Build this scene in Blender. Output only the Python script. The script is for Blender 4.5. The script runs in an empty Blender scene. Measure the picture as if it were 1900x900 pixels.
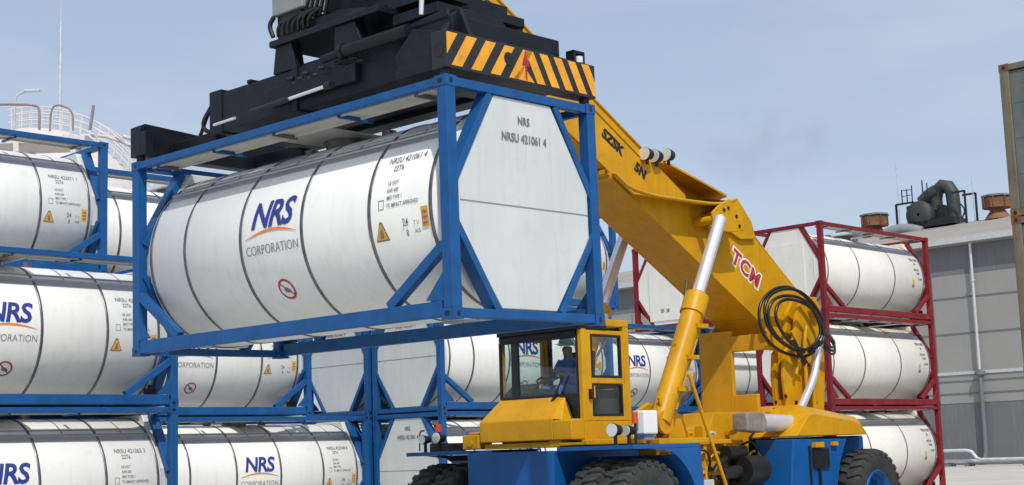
import bpy, bmesh, math, random
from mathutils import Vector, Matrix
random.seed(7)
SC = bpy.context.scene
COL = SC.collection
R_ = math.radians

# ------------------------------------------------------------------ camera
cam_d = bpy.data.cameras.new("camera"); cam = bpy.data.objects.new("camera", cam_d); COL.objects.link(cam)
SC.camera = cam
PITCH, ROLL, CAMH = .1444, -.0333, 1.582
fwd = Vector((0, math.cos(PITCH), math.sin(PITCH))); up0 = Vector((0, -math.sin(PITCH), math.cos(PITCH))); rt0 = Vector((1, 0, 0))
rt = rt0*math.cos(ROLL)+up0*math.sin(ROLL); up = -rt0*math.sin(ROLL)+up0*math.cos(ROLL)
m = Matrix((rt, up, -fwd)).transposed().to_4x4(); m.translation = Vector((0, 0, CAMH))
cam.matrix_world = m
cam_d.sensor_width = 36; cam_d.lens = 2689.8/1900*36
cam_d.clip_start = .1; cam_d.clip_end = 6000
SC.render.resolution_x = 1024; SC.render.resolution_y = 485

# ------------------------------------------------------------------ light
SUN_AZ = Vector((.24, -1, 0)).normalized(); SUN_EL = R_(51)
sun_d = bpy.data.lights.new("sun", 'SUN'); sun = bpy.data.objects.new("sun", sun_d); COL.objects.link(sun)
sd = Vector((SUN_AZ.x*math.cos(SUN_EL), SUN_AZ.y*math.cos(SUN_EL), math.sin(SUN_EL)))
sun.rotation_euler = sd.to_track_quat('Z', 'Y').to_euler(); sun.location = (0, -20, 60)
sun_d.energy = 3.3; sun_d.angle = R_(.6); sun_d.color = (1, .95, .87)
W = bpy.data.worlds.new("World"); SC.world = W; W.use_nodes = True
nt = W.node_tree; nt.nodes.clear()
wo = nt.nodes.new('ShaderNodeOutputWorld'); bg = nt.nodes.new('ShaderNodeBackground'); sky = nt.nodes.new('ShaderNodeTexSky')
sky.sky_type = 'NISHITA'; sky.sun_disc = False; sky.sun_elevation = SUN_EL; sky.sun_rotation = math.atan2(SUN_AZ.x, SUN_AZ.y)
sky.air_density = 1.0; sky.dust_density = 2.2; sky.ozone_density = 2.2; sky.altitude = 0
tc = nt.nodes.new('ShaderNodeTexCoord'); mp_ = nt.nodes.new('ShaderNodeMapping'); mp_.inputs['Scale'].default_value = (1.2, 1.2, 5)
nz = nt.nodes.new('ShaderNodeTexNoise'); nz.inputs['Scale'].default_value = 2.2; nz.inputs['Detail'].default_value = 7; nz.inputs['Roughness'].default_value = .55
cr = nt.nodes.new('ShaderNodeValToRGB'); cr.color_ramp.elements[0].position = .42; cr.color_ramp.elements[1].position = .75
cr.color_ramp.elements[0].color = (0, 0, 0, 1); cr.color_ramp.elements[1].color = (.5, .5, .5, 1)
mx = nt.nodes.new('ShaderNodeMix'); mx.data_type = 'RGBA'
nt.links.new(tc.outputs['Generated'], mp_.inputs['Vector']); nt.links.new(mp_.outputs[0], nz.inputs['Vector'])
nt.links.new(nz.outputs['Fac'], cr.inputs[0]); nt.links.new(cr.outputs[0], mx.inputs['Factor'])
SKY_MUL = nt.nodes.new('ShaderNodeMix'); SKY_MUL.data_type = 'RGBA'; SKY_MUL.inputs['Factor'].default_value = .42
nt.links.new(sky.outputs[0], SKY_MUL.inputs['A']); SKY_MUL.inputs['B'].default_value = (6.0, 6.8, 8.2, 1)
nt.links.new(SKY_MUL.outputs['Result'], mx.inputs['A']); mx.inputs['B'].default_value = (5.4, 6.0, 7.0, 1)
nt.links.new(mx.outputs['Result'], bg.inputs[0]); nt.links.new(bg.outputs[0], wo.inputs[0])
bg.inputs[1].default_value = .118
SC.view_settings.view_transform = 'Standard'; SC.view_settings.look = 'None'; SC.view_settings.exposure = 0; SC.view_settings.gamma = 1

# ------------------------------------------------------------------ materials
def mat(name, col, rough=.5, metal=0, var=.12, scale=3, spec=.5, streak=0, streakcol=(.25, .2, .15), bump=0, bscale=40, coat=0, dirt=0, dirtcol=(.12, .1, .08)):
    M = bpy.data.materials.new(name); M.use_nodes = True; t = M.node_tree; N = t.nodes; L = t.links
    b = N['Principled BSDF']; b.inputs['Roughness'].default_value = rough; b.inputs['Metallic'].default_value = metal
    b.inputs['Specular IOR Level'].default_value = spec; b.inputs['Coat Weight'].default_value = coat
    tc = N.new('ShaderNodeTexCoord'); n = N.new('ShaderNodeTexNoise'); n.inputs['Scale'].default_value = scale; n.inputs['Detail'].default_value = 6
    L.new(tc.outputs['Object'], n.inputs['Vector'])
    r = N.new('ShaderNodeValToRGB'); r.color_ramp.elements[0].position = .3; r.color_ramp.elements[1].position = .7
    c0 = [c*(1-var) for c in col]; c1 = [min(1, c*(1+var*.6)) for c in col]
    r.color_ramp.elements[0].color = (*c0, 1); r.color_ramp.elements[1].color = (*c1, 1)
    L.new(n.outputs['Fac'], r.inputs[0]); out = r.outputs[0]
    if streak:
        mp = N.new('ShaderNodeMapping'); mp.inputs['Scale'].default_value = (9, 9, .5); L.new(tc.outputs['Object'], mp.inputs['Vector'])
        n2 = N.new('ShaderNodeTexNoise'); n2.inputs['Scale'].default_value = 1.3; n2.inputs['Detail'].default_value = 5; L.new(mp.outputs[0], n2.inputs['Vector'])
        r2 = N.new('ShaderNodeValToRGB'); r2.color_ramp.elements[0].position = .52; r2.color_ramp.elements[1].position = .78
        r2.color_ramp.elements[0].color = (0, 0, 0, 1); r2.color_ramp.elements[1].color = (streak, streak, streak, 1); L.new(n2.outputs['Fac'], r2.inputs[0])
        x = N.new('ShaderNodeMix'); x.data_type = 'RGBA'; L.new(r2.outputs[0], x.inputs['Factor']); L.new(out, x.inputs['A']); x.inputs['B'].default_value = (*streakcol, 1); out = x.outputs['Result']
    if dirt:
        n3 = N.new('ShaderNodeTexNoise'); n3.inputs['Scale'].default_value = scale*2.3; n3.inputs['Detail'].default_value = 9; n3.inputs['Roughness'].default_value = .7
        L.new(tc.outputs['Object'], n3.inputs['Vector'])
        r3 = N.new('ShaderNodeValToRGB'); r3.color_ramp.elements[0].position = .55; r3.color_ramp.elements[1].position = .72
        r3.color_ramp.elements[0].color = (0, 0, 0, 1); r3.color_ramp.elements[1].color = (dirt, dirt, dirt, 1); L.new(n3.outputs['Fac'], r3.inputs[0])
        x = N.new('ShaderNodeMix'); x.data_type = 'RGBA'; L.new(r3.outputs[0], x.inputs['Factor']); L.new(out, x.inputs['A']); x.inputs['B'].default_value = (*dirtcol, 1); out = x.outputs['Result']
    L.new(out, b.inputs['Base Color'])
    if bump:
        nb = N.new('ShaderNodeTexNoise'); nb.inputs['Scale'].default_value = bscale; nb.inputs['Detail'].default_value = 3; L.new(tc.outputs['Object'], nb.inputs['Vector'])
        bp = N.new('ShaderNodeBump'); bp.inputs['Strength'].default_value = bump; bp.inputs['Distance'].default_value = .02; L.new(nb.outputs['Fac'], bp.inputs['Height']); L.new(bp.outputs[0], b.inputs['Normal'])
    return M
blue = mat('blue_paint', (.007, .082, .26), .45, var=.18, scale=4, spec=.3, streak=.35, streakcol=(.03, .10, .22), dirt=.38, dirtcol=(.07, .085, .10))
dblue = mat('chassis_blue_paint', (.005, .085, .29), .42, var=.15, scale=3, spec=.3, dirt=.2, dirtcol=(.04, .05, .08), bump=.05, bscale=6)
red = mat('red_paint', (.195, .014, .022), .6, var=.3, spec=.2, scale=4, streak=.4, streakcol=(.16, .04, .03), dirt=.4, dirtcol=(.12, .05, .04))
white = mat('white_cladding', (.80, .81, .785), .38, var=.05, scale=1.2, streak=.20, streakcol=(.44, .43, .38), dirt=.10, dirtcol=(.45, .43, .38), bump=.14, bscale=2.2)
cream = mat('cream_cladding', (.76, .745, .68), .36, var=.05, scale=1.5, streak=.22, streakcol=(.5, .43, .33), dirt=.2, dirtcol=(.42, .34, .25), bump=.16, bscale=2.2)
panelw = mat('white_panel_paint', (.57, .61, .61), .42, var=.07, scale=1.2, streak=.35, streakcol=(.40, .42, .41), dirt=.22, dirtcol=(.38, .38, .36), bump=.12, bscale=2.0)
steel = mat('band_steel', (.16, .16, .18), .35, .6, var=.4, scale=6)
strapm = mat('strap_steel', (.30, .30, .30), .4, .3, var=.2)
gutterm = mat('gutter_aluminium', (.42, .43, .46), .38, .45, var=.12)
walkm = mat('walkway_aluminium', (.55, .54, .50), .5, .2, var=.1, bump=.2, bscale=60)
yellow = mat('yellow_paint', (.57, .292, .005), .42, var=.14, scale=2.2, spec=.28, streak=.38, streakcol=(.34, .16, .012), dirt=.42, dirtcol=(.26, .13, .03), bump=.05, bscale=5)
black = mat('black_paint', (.006, .009, .014), .45, var=.4, scale=4, spec=.3, dirt=.3, dirtcol=(.03, .033, .036))
dark = mat('dark_fittings', (.010, .010, .012), .5, var=.4, scale=8)
rubber = mat('tyre_rubber', (.030, .031, .032), .8, var=.3, scale=9, dirt=.6, dirtcol=(.10, .098, .09), bump=.3, bscale=30)
hosem = mat('hose_rubber', (.012, .012, .013), .35, var=.2)
chrome = mat('chrome_rod', (.80, .81, .86), .22, .55, var=.05)
silver = mat('silver_pipe', (.62, .62, .64), .4, .4, var=.1)
muffm = mat('muffler_steel', (.30, .27, .24), .6, .4, var=.3, scale=7, dirt=.5, dirtcol=(.22, .13, .08))
greybox = mat('grey_paint', (.24, .26, .27), .5, var=.1)
hyel = mat('stripe_yellow', (.80, .36, .015), .45, var=.15, scale=5, streak=.3, streakcol=(.3, .15, .03), dirt=.5, dirtcol=(.12, .08, .04))
hblk = mat('stripe_black', (.015, .017, .02), .45, var=.3)
hred = mat('arrow_red', (.35, .02, .03), .5)
navy = mat('logo_navy', (.018, .035, .23), .5, var=.05)
orange = mat('logo_orange', (.75, .22, .03), .5, var=.05)
lgrey = mat('lettering_grey', (.22, .23, .27), .6, var=.05)
ink = mat('lettering_dark', (.16, .16, .19), .6, var=.05)
signy = mat('sign_yellow', (.70, .36, .02), .5, var=.1)
signr = mat('sign_red', (.42, .03, .05), .5, var=.05)
signw = mat('sign_white', (.8, .8, .78), .5, var=.03)
lampg = mat('lamp_lens', (.75, .8, .78), .15, .3, var=.1)
amber = mat('amber_lens', (.6, .06, .02), .3)
conc = mat('concrete_ground', (.47, .455, .41), .85, var=.12, scale=.35, dirt=.35, dirtcol=(.36, .35, .32), bump=.2, bscale=8)
wallm = mat('wall_grey_panel', (.29, .29, .275), .8, var=.08, scale=.35, streak=.3, streakcol=(.24, .235, .225))
walld = mat('wall_dark_band', (.15, .155, .165), .8, var=.10, scale=.4, streak=.4, streakcol=(.25, .25, .25))
roofm = mat('roof_sheet', (.30, .28, .25), .8, var=.12, scale=.4, streak=.3, streakcol=(.2, .17, .14))
trim = mat('wall_trim', (.50, .51, .52), .6, var=.1, dirt=.3, dirtcol=(.25, .25, .25))
rust = mat('rusty_steel', (.20, .09, .045), .85, var=.4, scale=1.2, dirt=.7, dirtcol=(.42, .30, .17))
duct = mat('duct_steel', (.045, .055, .055), .6, .2, var=.3, scale=.8, dirt=.6, dirtcol=(.10, .09, .075))
teal = mat('faded_green_paint', (.11, .14, .135), .75, var=.3, scale=2, streak=.7, streakcol=(.14, .09, .06), dirt=.7, dirtcol=(.14, .06, .03))
rpost = mat('rusty_post_paint', (.15, .135, .10), .85, var=.3, scale=2, streak=.8, streakcol=(.11, .05, .025), dirt=.8, dirtcol=(.13, .05, .025))
indigo = mat('indigo_paint', (.05, .04, .22), .6, var=.2)
galv = mat('galvanised_pipe', (.58, .60, .62), .45, .3, var=.15)
palew = mat('pale_steel', (.62, .58, .56), .6, var=.1)
brownp = mat('brown_pipe', (.27, .19, .18), .6, var=.2)
skin = mat('skin', (.36, .19, .13), .6, var=.06)
cloth = mat('blue_overalls', (.10, .20, .55), .85, var=.25, scale=8)
helm = mat('helmet_plastic', (.55, .75, .90), .3, var=.04)
seatm = mat('seat_vinyl', (.05, .05, .055), .7)
def glassmat():
    M = bpy.data.materials.new('cab_glass'); M.use_nodes = True; t = M.node_tree; N = t.nodes; N.clear(); L = t.links
    o = N.new('ShaderNodeOutputMaterial'); mix = N.new('ShaderNodeMixShader'); tr = N.new('ShaderNodeBsdfTransparent'); g = N.new('ShaderNodeBsdfGlossy')
    tr.inputs[0].default_value = (.87, .92, .91, 1); g.inputs['Roughness'].default_value = .03
    lw = N.new('ShaderNodeLayerWeight'); lw.inputs[0].default_value = .3; f = N.new('ShaderNodeMath'); f.operation = 'POWER'; f.inputs[1].default_value = 2.5; L.new(lw.outputs['Facing'], f.inputs[0])
    f2 = N.new('ShaderNodeMath'); f2.operation = 'MULTIPLY_ADD'; f2.inputs[1].default_value = .35; f2.inputs[2].default_value = .04; L.new(f.outputs[0], f2.inputs[0]); L.new(f2.outputs[0], mix.inputs[0]); L.new(tr.outputs[0], mix.inputs[1]); L.new(g.outputs[0], mix.inputs[2]); L.new(mix.outputs[0], o.inputs[0])
    return M
glass = glassmat()

# ------------------------------------------------------------------ mesh helper
class MB:
    def __init__(s, xf=None): s.v = []; s.f = []; s.sm = []; s.mi = []; s.m = 0; s.xf = xf
    def add(s, vs, fs, smooth=False):
        b = len(s.v)
        for p in vs:
            p = Vector(p); s.v.append(s.xf @ p if s.xf is not None else p)
        for f in fs: s.f.append([b+i for i in f]); s.sm.append(smooth); s.mi.append(s.m)
        return s
    def box(s, a, b):
        x0, y0, z0 = [min(p, q) for p, q in zip(a, b)]; x1, y1, z1 = [max(p, q) for p, q in zip(a, b)]
        return s.add([(x0, y0, z0), (x1, y0, z0), (x1, y1, z0), (x0, y1, z0), (x0, y0, z1), (x1, y0, z1), (x1, y1, z1), (x0, y1, z1)],
                     [(0, 3, 2, 1), (4, 5, 6, 7), (0, 1, 5, 4), (1, 2, 6, 5), (2, 3, 7, 6), (3, 0, 4, 7)])
    def bar(s, p, q, w, h, side=None):
        p = Vector(p); q = Vector(q); d = (q-p).normalized()
        sd_ = Vector(side) if side else (Vector((0, 0, 1)) if abs(d.z) < .9 else Vector((1, 0, 0)))
        a = d.cross(sd_).normalized(); b = a.cross(d).normalized(); a *= w/2; b *= h/2
        vs = [p-a-b, p+a-b, p+a+b, p-a+b, q-a-b, q+a-b, q+a+b, q-a+b]
        return s.add(vs, [(0, 3, 2, 1), (4, 5, 6, 7), (0, 1, 5, 4), (1, 2, 6, 5), (2, 3, 7, 6), (3, 0, 4, 7)])
    def cyl(s, p, q, r, r2=None, n=20, caps=True):
        p = Vector(p); q = Vector(q); d = (q-p).normalized(); r2 = r if r2 is None else r2
        a = d.orthogonal().normalized(); b = d.cross(a)
        vs = [p+(a*math.cos(t)+b*math.sin(t))*r for t in [2*math.pi*i/n for i in range(n)]]+[q+(a*math.cos(t)+b*math.sin(t))*r2 for t in [2*math.pi*i/n for i in range(n)]]
        s.add(vs, [(i, (i+1) % n, n+(i+1) % n, n+i) for i in range(n)], True)
        if caps: s.add(vs[:n], [tuple(range(n))[::-1]]); s.add(vs[n:], [tuple(range(n))])
        return s
    def tube(s, pts, r, n=10):
        pts = [Vector(p) for p in pts]; rings = []; prev = None
        if 3 <= len(pts) <= 7:                      # round off the bends of short hoses and pipes
            for _ in range(2):
                q = [pts[0]]
                for a_, b_ in zip(pts, pts[1:]): q += [a_.lerp(b_, .25), a_.lerp(b_, .75)]
                pts = q+[pts[-1]]
        for i, p in enumerate(pts):
            d = (pts[min(i+1, len(pts)-1)]-pts[max(i-1, 0)]).normalized()
            a = d.orthogonal().normalized() if prev is None else (prev-d*prev.dot(d)).normalized(); prev = a; b = d.cross(a)
            rings += [p+(a*math.cos(t)+b*math.sin(t))*r for t in [2*math.pi*k/n for k in range(n)]]
        fs = [(j*n+i, j*n+(i+1) % n, (j+1)*n+(i+1) % n, (j+1)*n+i) for j in range(len(pts)-1) for i in range(n)]
        s.add(rings, fs, True); s.add(rings[:n], [tuple(range(n))[::-1]]); s.add(rings[-n:], [tuple(range(n))]); return s
    def prism(s, poly, axis, lo, hi):
        """poly of 2-tuples in the two other axes (in x,y,z order), extruded along axis from lo to hi"""
        def mk(u, v, w):
            return {0: (w, u, v), 1: (u, w, v), 2: (u, v, w)}[axis]
        n = len(poly); vs = [mk(u, v, lo) for u, v in poly]+[mk(u, v, hi) for u, v in poly]
        return s.add(vs, [tuple(range(n)), tuple(range(n, 2*n))[::-1]]+[(i, n+i, n+(i+1) % n, (i+1) % n) for i in range(n)])
    def lathe(s, prof, c, axis, n=40, arc=(0, 2*math.pi), smooth=True):
        """prof: (along, radius) around axis vector through c"""
        c = Vector(c); d = Vector(axis).normalized(); a = Vector((0, 0, 1)) if abs(d.z) < .9 else Vector((1, 0, 0)); b = d.cross(a)
        full = abs(arc[1]-arc[0]-2*math.pi) < 1e-6; k = n if full else n+1
        vs = []
        for t, r in prof:
            for i in range(k):
                th = arc[0]+(arc[1]-arc[0])*i/n; vs.append(c+d*t+(a*math.cos(th)+b*math.sin(th))*r)
        fs = [(j*k+i, j*k+(i+1) % k, (j+1)*k+(i+1) % k, (j+1)*k+i) for j in range(len(prof)-1) for i in range(n)]
        return s.add(vs, fs, smooth)
    def build(s, name, mats, parent=None, bevel=0, label=None):
        me = bpy.data.meshes.new(name); me.from_pydata([tuple(v) for v in s.v], [], s.f)
        if not isinstance(mats, (list, tuple)): mats = [mats]
        for m_ in mats: me.materials.append(m_)
        bm = bmesh.new(); bm.from_mesh(me); bm.faces.ensure_lookup_table()
        for i, f in enumerate(bm.faces): f.smooth = s.sm[i]; f.material_index = s.mi[i]
        bmesh.ops.recalc_face_normals(bm, faces=bm.faces[:]); bm.to_mesh(me); bm.free()
        o = bpy.data.objects.new(name, me); COL.objects.link(o)
        if parent: o.parent = parent
        if bevel:
            b = o.modifiers.new('bevel', 'BEVEL'); b.width = bevel; b.segments = 2; b.limit_method = 'ANGLE'; b.angle_limit = R_(40)
        if label: o['label'] = label
        return o
def empty(name, mw, label, cat, group=None):
    o = bpy.data.objects.new(name, None); COL.objects.link(o); o.empty_display_size = .3
    o.matrix_world = mw if isinstance(mw, Matrix) else Matrix.Translation(Vector(mw)); o['label'] = label; o['category'] = cat
    if group: o['group'] = group
    return o
def tag(o, label, cat, group=None):
    o['label'] = label; o['category'] = cat
    if group: o['group'] = group
    return o
def kids(o): return [c for c in bpy.data.objects if c.parent == o]
def copy_tree(o, mw, label, group=None):
    def rec(src, par):
        c = src.copy(); COL.objects.link(c)
        if par: c.parent = par
        for k in KIDS.get(src.name, []): rec(k, c)
        return c
    KIDS = {}
    for x in bpy.data.objects:
        if x.parent: KIDS.setdefault(x.parent.name, []).append(x)
    c = rec(o, None); c.matrix_world = mw; c['label'] = label
    if group: c['group'] = group
    return c
def frame_mat(o, ex, ey, ez=Vector((0, 0, 1))):
    m_ = Matrix((ex, ey, ez)).transposed().to_4x4(); m_.translation = o; return m_
def text_polys(body, size, shear=0, offset=0, spacing=1, align='CENTER', xs=1):
    cu = bpy.data.curves.new('t', 'FONT'); cu.body = body; cu.size = size; cu.shear = shear; cu.offset = offset; cu.space_character = spacing
    cu.align_x = align; cu.align_y = 'CENTER'; cu.resolution_u = 3
    ob = bpy.data.objects.new('t', cu); COL.objects.link(ob); bpy.context.view_layer.update()
    me = bpy.data.meshes.new_from_object(ob.evaluated_get(bpy.context.evaluated_depsgraph_get()))
    bm = bmesh.new(); bm.from_mesh(me)
    for k in range(-40, 41):
        y = k*.05
        if abs(y) <= size: bmesh.ops.bisect_plane(bm, geom=bm.verts[:]+bm.edges[:]+bm.faces[:], plane_co=(0, y, 0), plane_no=(0, 1, 0))
    bm.verts.index_update()
    vs = [(v.co.x*xs, v.co.y) for v in bm.verts]; fs = [[v.index for v in f.verts] for f in bm.faces]
    bm.free(); bpy.data.objects.remove(ob); bpy.data.meshes.remove(me); bpy.data.curves.remove(cu)
    return vs, fs

# ------------------------------------------------------------------ tank container
LEN, WID, HGT = 6.058, 2.438, 2.591
TR, TCY, TCZ = 1.15, 1.219, 1.275
def onTank(x, t, off=.006, ang0=0):
    th = ang0+t/TR; r = TR+off
    return (x, TCY-r*math.cos(th), TCZ+r*math.sin(th))
def wrap_text(mb, x, t, off=.008, **k):
    vs, fs = text_polys(**k); mb.add([onTank(x+a, t+b, off) for a, b in vs], fs)
def flat_tank(mb, poly, x, t, off=.006):
    mb.add([onTank(x+a, t+b, off) for a, b in poly], [tuple(range(len(poly)))])
def ring(mb, x, t, r0, r1, off, n=28):
    vs = [onTank(x+r*math.cos(2*math.pi*i/n), t+r*math.sin(2*math.pi*i/n), off) for r in (r0, r1) for i in range(n)]
    mb.add(vs, [(i, (i+1) % n, n+(i+1) % n, n+i) for i in range(n)])
def end_oct(e=0):
    return [(1.219-.46, 2.475-e), (1.219+.46, 2.475-e), (1.219+1.045-e, 1.53), (1.219+1.045-e, .98), (1.219+.44, .13+e), (1.219-.44, .13+e), (1.219-1.045+e, .98), (1.219-1.045+e, 1.53)]
def side_lettering(num):
    tx = MB(); xa = LEN-1.14
    for body, t_, sz, dx in ((num, .585, .115, .0), ('22T6', .475, .10, .12), ('US DOT', .30, .062, .08), ('AAR 600', .215, .062, .08), ('IMO TYPE 1', .13, .062, .08), ('TC IMPACT APPROVED', .045, .062, .08),
                             ('24', -.17, .12, .32), ('8', -.29, .10, .36), ('T 11', -.19, .06, .50), ('AUS', -.28, .06, .50)):
        wrap_text(tx, xa+dx, t_, body=body, size=sz, offset=.0008, xs=.80, align='LEFT')
    for p, q in (((-.05, .12), (.03, .12)), ((-.05, .02), (.03, .02)), ((-.05, .12), (-.05, .02)), ((.03, .12), (.03, .02))):
        tx.bar(onTank(xa+p[0], p[1], .003), onTank(xa+q[0], q[1], .003), .006, .004)
    return tx
def make_tank_container(mw, label, paint, clad, style, group):
    T = empty('tank_container', mw, label, 'tank container', group)
    X = lambda s_: LEN-s_
    t = MB()
    t.lathe([(.27, .6), (.27, TR-.05), (.31, TR), (LEN-.31, TR), (LEN-.27, TR-.05), (LEN-.27, .6)], (0, TCY, TCZ), (1, 0, 0), n=96)
    tank = t.build('tank', clad, T)
    bands = [1.35, 2.55, 3.74, 4.93] if style == 'blue' else [2.05, 4.05]
    for s_ in bands+([.36, LEN-.36] if style == 'blue' else [.36, LEN-.36]):
        MB().lathe([(X(s_)-.025, TR), (X(s_)-.022, TR+.009), (X(s_)+.022, TR+.009), (X(s_)+.025, TR)], (0, TCY, TCZ), (1, 0, 0), n=96).build('band', steel, tank)
    # thin straps over the crown between the bands, and the gutter lip along the shoulder
    for s_ in [.85, 1.95, 3.15, 4.33, 5.35]:
        st = MB(); st.lathe([(X(s_)-.012, TR), (X(s_)-.010, TR+.006), (X(s_)+.010, TR+.006), (X(s_)+.012, TR)], (0, TCY, TCZ), (1, 0, 0), n=30, arc=(-.70, .70)); st.build('crown_strap', strapm, tank)
    for sg in (-1, 1):
        a = sg*.62; st = MB(); st.bar((.33, TCY+math.sin(a)*(TR+.004), TCZ+math.cos(a)*(TR+.004)), (LEN-.33, TCY+math.sin(a)*(TR+.004), TCZ+math.cos(a)*(TR+.004)), .02, .02); st.build('edge_strip', strapm, tank)
    for sg in (-1, 1):
        g_ = MB(); a0, a1 = sg*.745, sg*.885; q = [(a, r) for a, r in ((sg*.72, TR+.001), (sg*.73, TR+.022), (sg*.76, TR+.022), (sg*.77, TR+.008), (sg*.855, TR+.006), (sg*.865, TR+.001))]
        vs = [(x, TCY+math.sin(a)*r, TCZ+math.cos(a)*r) for x in (.34, LEN-.34) for a, r in q]; n = len(q)
        g_.add(vs, [(i, i+1, n+i+1, n+i) for i in range(n-1)]); g_.build('gutter_strip', gutterm, tank)
    mh = MB(); mh.cyl((3.03, TCY, TCZ+TR-.03), (3.03, TCY, TCZ+TR+.07), .28, n=24); mh.cyl((3.03, TCY, TCZ+TR+.07), (3.03, TCY, TCZ+TR+.09), .31, n=24)
    mh.cyl((2.3, TCY, TCZ+TR-.03), (2.3, TCY, TCZ+TR+.09), .09, n=14); mh.cyl((3.8, TCY, TCZ+TR-.03), (3.8, TCY, TCZ+TR+.09), .09, n=14)
    mh.build('manhole', steel, tank)
    for right in (0, 1):
        p = MB(); xo = LEN-.035 if right else .035; xi = LEN-.28 if right else .28
        p.prism(end_oct(), 0, min(xo, xi), max(xo, xi))
        ep = p.build('end_panel', panelw if style == 'blue' else clad, T, bevel=.012)
        q = MB(); xs = LEN-.033 if right else .033; xd = .004 if right else -.004
        if style == 'blue':
            q.box((xs-.002, .19, 1.262), (xs+xd, 2.25, 1.272))
        else:
            q.box((xs-.001, .62, .25), (xs+xd*6, 1.82, 2.05)); q.box((xs-.002, .30, 1.0), (xs+xd*4, .315, 1.6))
        q.build('panel_seam', lgrey if style == 'blue' else clad, ep)
        tx = MB()
        if style == 'blue':
            for body, z, sz in (('NRS', 2.23, .125), ('NRSU 421061 4', 2.03, .135)):
                vs, fs = text_polys(body, sz, offset=.003, spacing=1.05 if z > 2.2 else 1.0, xs=.82)
                sg = 1 if right else -1
                tx.add([(xs+xd*1.6, 1.219+sg*a, z+b) for a, b in vs], fs)
            tx.build('end_lettering', ink, ep)
        else:
            vs, fs = text_polys('20  28', .15, offset=.004, xs=.9); sg = 1 if right else -1
            tx.add([(xs+xd*8, 1.219+sg*a, .55+b) for a, b in vs], fs); tx.build('end_lettering', ink, ep)
    PW = .150
    for xr in (0, 1):
        for yr in (0, 1):
            x0 = LEN-PW if xr else 0.0; y0 = WID-PW if yr else 0.0
            p = MB(); p.box((x0+.004, y0+.004, .115), (x0+PW-.004, y0+PW-.004, HGT-.115))
            cp = p.build('corner_post', paint, T, bevel=.01)
            for zr in (0, 1):
                c = MB(); cx0 = LEN-.178 if xr else 0; cy0 = WID-.162 if yr else 0; cz0 = HGT-.118 if zr else 0
                c.box((cx0, cy0, cz0), (cx0+.178, cy0+.162, cz0+.118)); c.m = 1
                n = 14; zc = cz0+.059; ys = WID+.0015 if yr else -.0015; xe = LEN+.0015 if xr else -.0015
                c.add([(cx0+.089+.040*math.cos(2*math.pi*i/n), ys, zc+.030*math.sin(2*math.pi*i/n)) for i in range(n)], [tuple(range(n))])
                c.add([(xe, cy0+.081+.026*math.cos(2*math.pi*i/n), zc+.034*math.sin(2*math.pi*i/n)) for i in range(n)], [tuple(range(n))])
                c.build('corner_casting', [paint, dark], cp)
            # gusset and diagonal at the foot of each post
    for yr in (0, 1):
        yo = WID if yr else 0; sg = -1 if yr else 1
        ya, yb = yo+sg*.006, yo+sg*.10
        MB().box((.178, ya, .03), (LEN-.178, yb, .20)).build('bottom_rail', paint, T, bevel=.008)
        MB().box((.178, ya, HGT-.105), (LEN-.178, yo+sg*.085, HGT-.012)).build('top_rail', paint, T, bevel=.008)
        for xr in (0, 1):
            fx = (lambda q: LEN-q) if xr else (lambda q: q)
            MB().prism([(fx(.15), .20), (fx(.42), .215), (fx(.15), .50)], 1, yo+sg*.012, yo+sg*.022).build('gusset', paint, T); MB().bar((fx(.14), yo+sg*.06, .79), (fx(1.02), yo+sg*.06, .20), .115, .10, side=(0, 1, 0)).build('side_brace', paint, T, bevel=.008)
    for xr in (0, 1):
        xo = LEN if xr else 0; sg = -1 if xr else 1
        MB().box((xo+sg*.008, .162, .02), (xo+sg*.11, WID-.162, .118)).build('end_rail', paint, T, bevel=.006)
        MB().box((xo+sg*.008, .162, HGT-.112), (xo+sg*.11, WID-.162, HGT-.014)).build('end_rail', paint, T, bevel=.006)
        for ysg in (-1, 1):
            MB().bar((xo+sg*.10, 1.219+ysg*.53, HGT-.11), (xo+sg*.10, 1.219+ysg*1.12, 1.46), .085, .17, side=(1, 0, 0)).build('end_brace', paint, T, bevel=.006)
            MB().bar((xo+sg*.10, 1.219+ysg*.51, .11), (xo+sg*.10, 1.219+ysg*1.12, 1.05), .085, .17, side=(1, 0, 0)).build('end_brace', paint, T, bevel=.006)
    w = MB(); w.box((.35, .11, 2.50), (5.70, .40, 2.53)); w.box((.35, .10, 2.47), (5.70, .115, 2.50)); w.box((.35, .395, 2.47), (5.70, .41, 2.50))
    w.box((2.6, .411, 2.505), (3.5, 2.30, 2.53))
    wk = w.build('walkway', walkm, T)
    for x in (.5, 1.75, 2.98, 4.2, 5.5): MB().box((x-.022, .086, 2.455), (x+.022, .60 if x in (1.75, 4.2) else .44, 2.495)).build('walkway_bracket', paint if style == 'blue' and x in (1.75, 4.2) else steel, wk)
    if style == 'blue':
        lg = MB(); xc = X(3.14)
        wrap_text(lg, xc, .235, body='NRS', size=.46, shear=.22, offset=.012, spacing=.92, xs=.98)
        lo = lg.build('logo', navy, tank)
        a = MB(); n = 18; top = []; bot = []
        for i in range(n+1):
            f = i/n; xx = -.50+1.0*f; y = -.06+.115*math.sin(math.pi*(.08+.80*f))
            th = .034*math.sin(math.pi*min(1, f*.9+.05)); top.append((xx, y+th/2)); bot.append((xx, y-th/2))
        a.add([onTank(xc+p[0], p[1], .008) for p in top]+[onTank(xc+p[0], p[1], .008) for p in bot], [(i, i+1, n+2+i, n+1+i) for i in range(n)])
        a.build('logo_swoosh', orange, lo)
        b = MB(); wrap_text(b, xc+.01, -.175, body='CORPORATION', size=.165, offset=-.001, spacing=1.0, xs=.86); b.build('logo_lettering', lgrey, lo)
    tx = MB(); xa = X(1.14)
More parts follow.
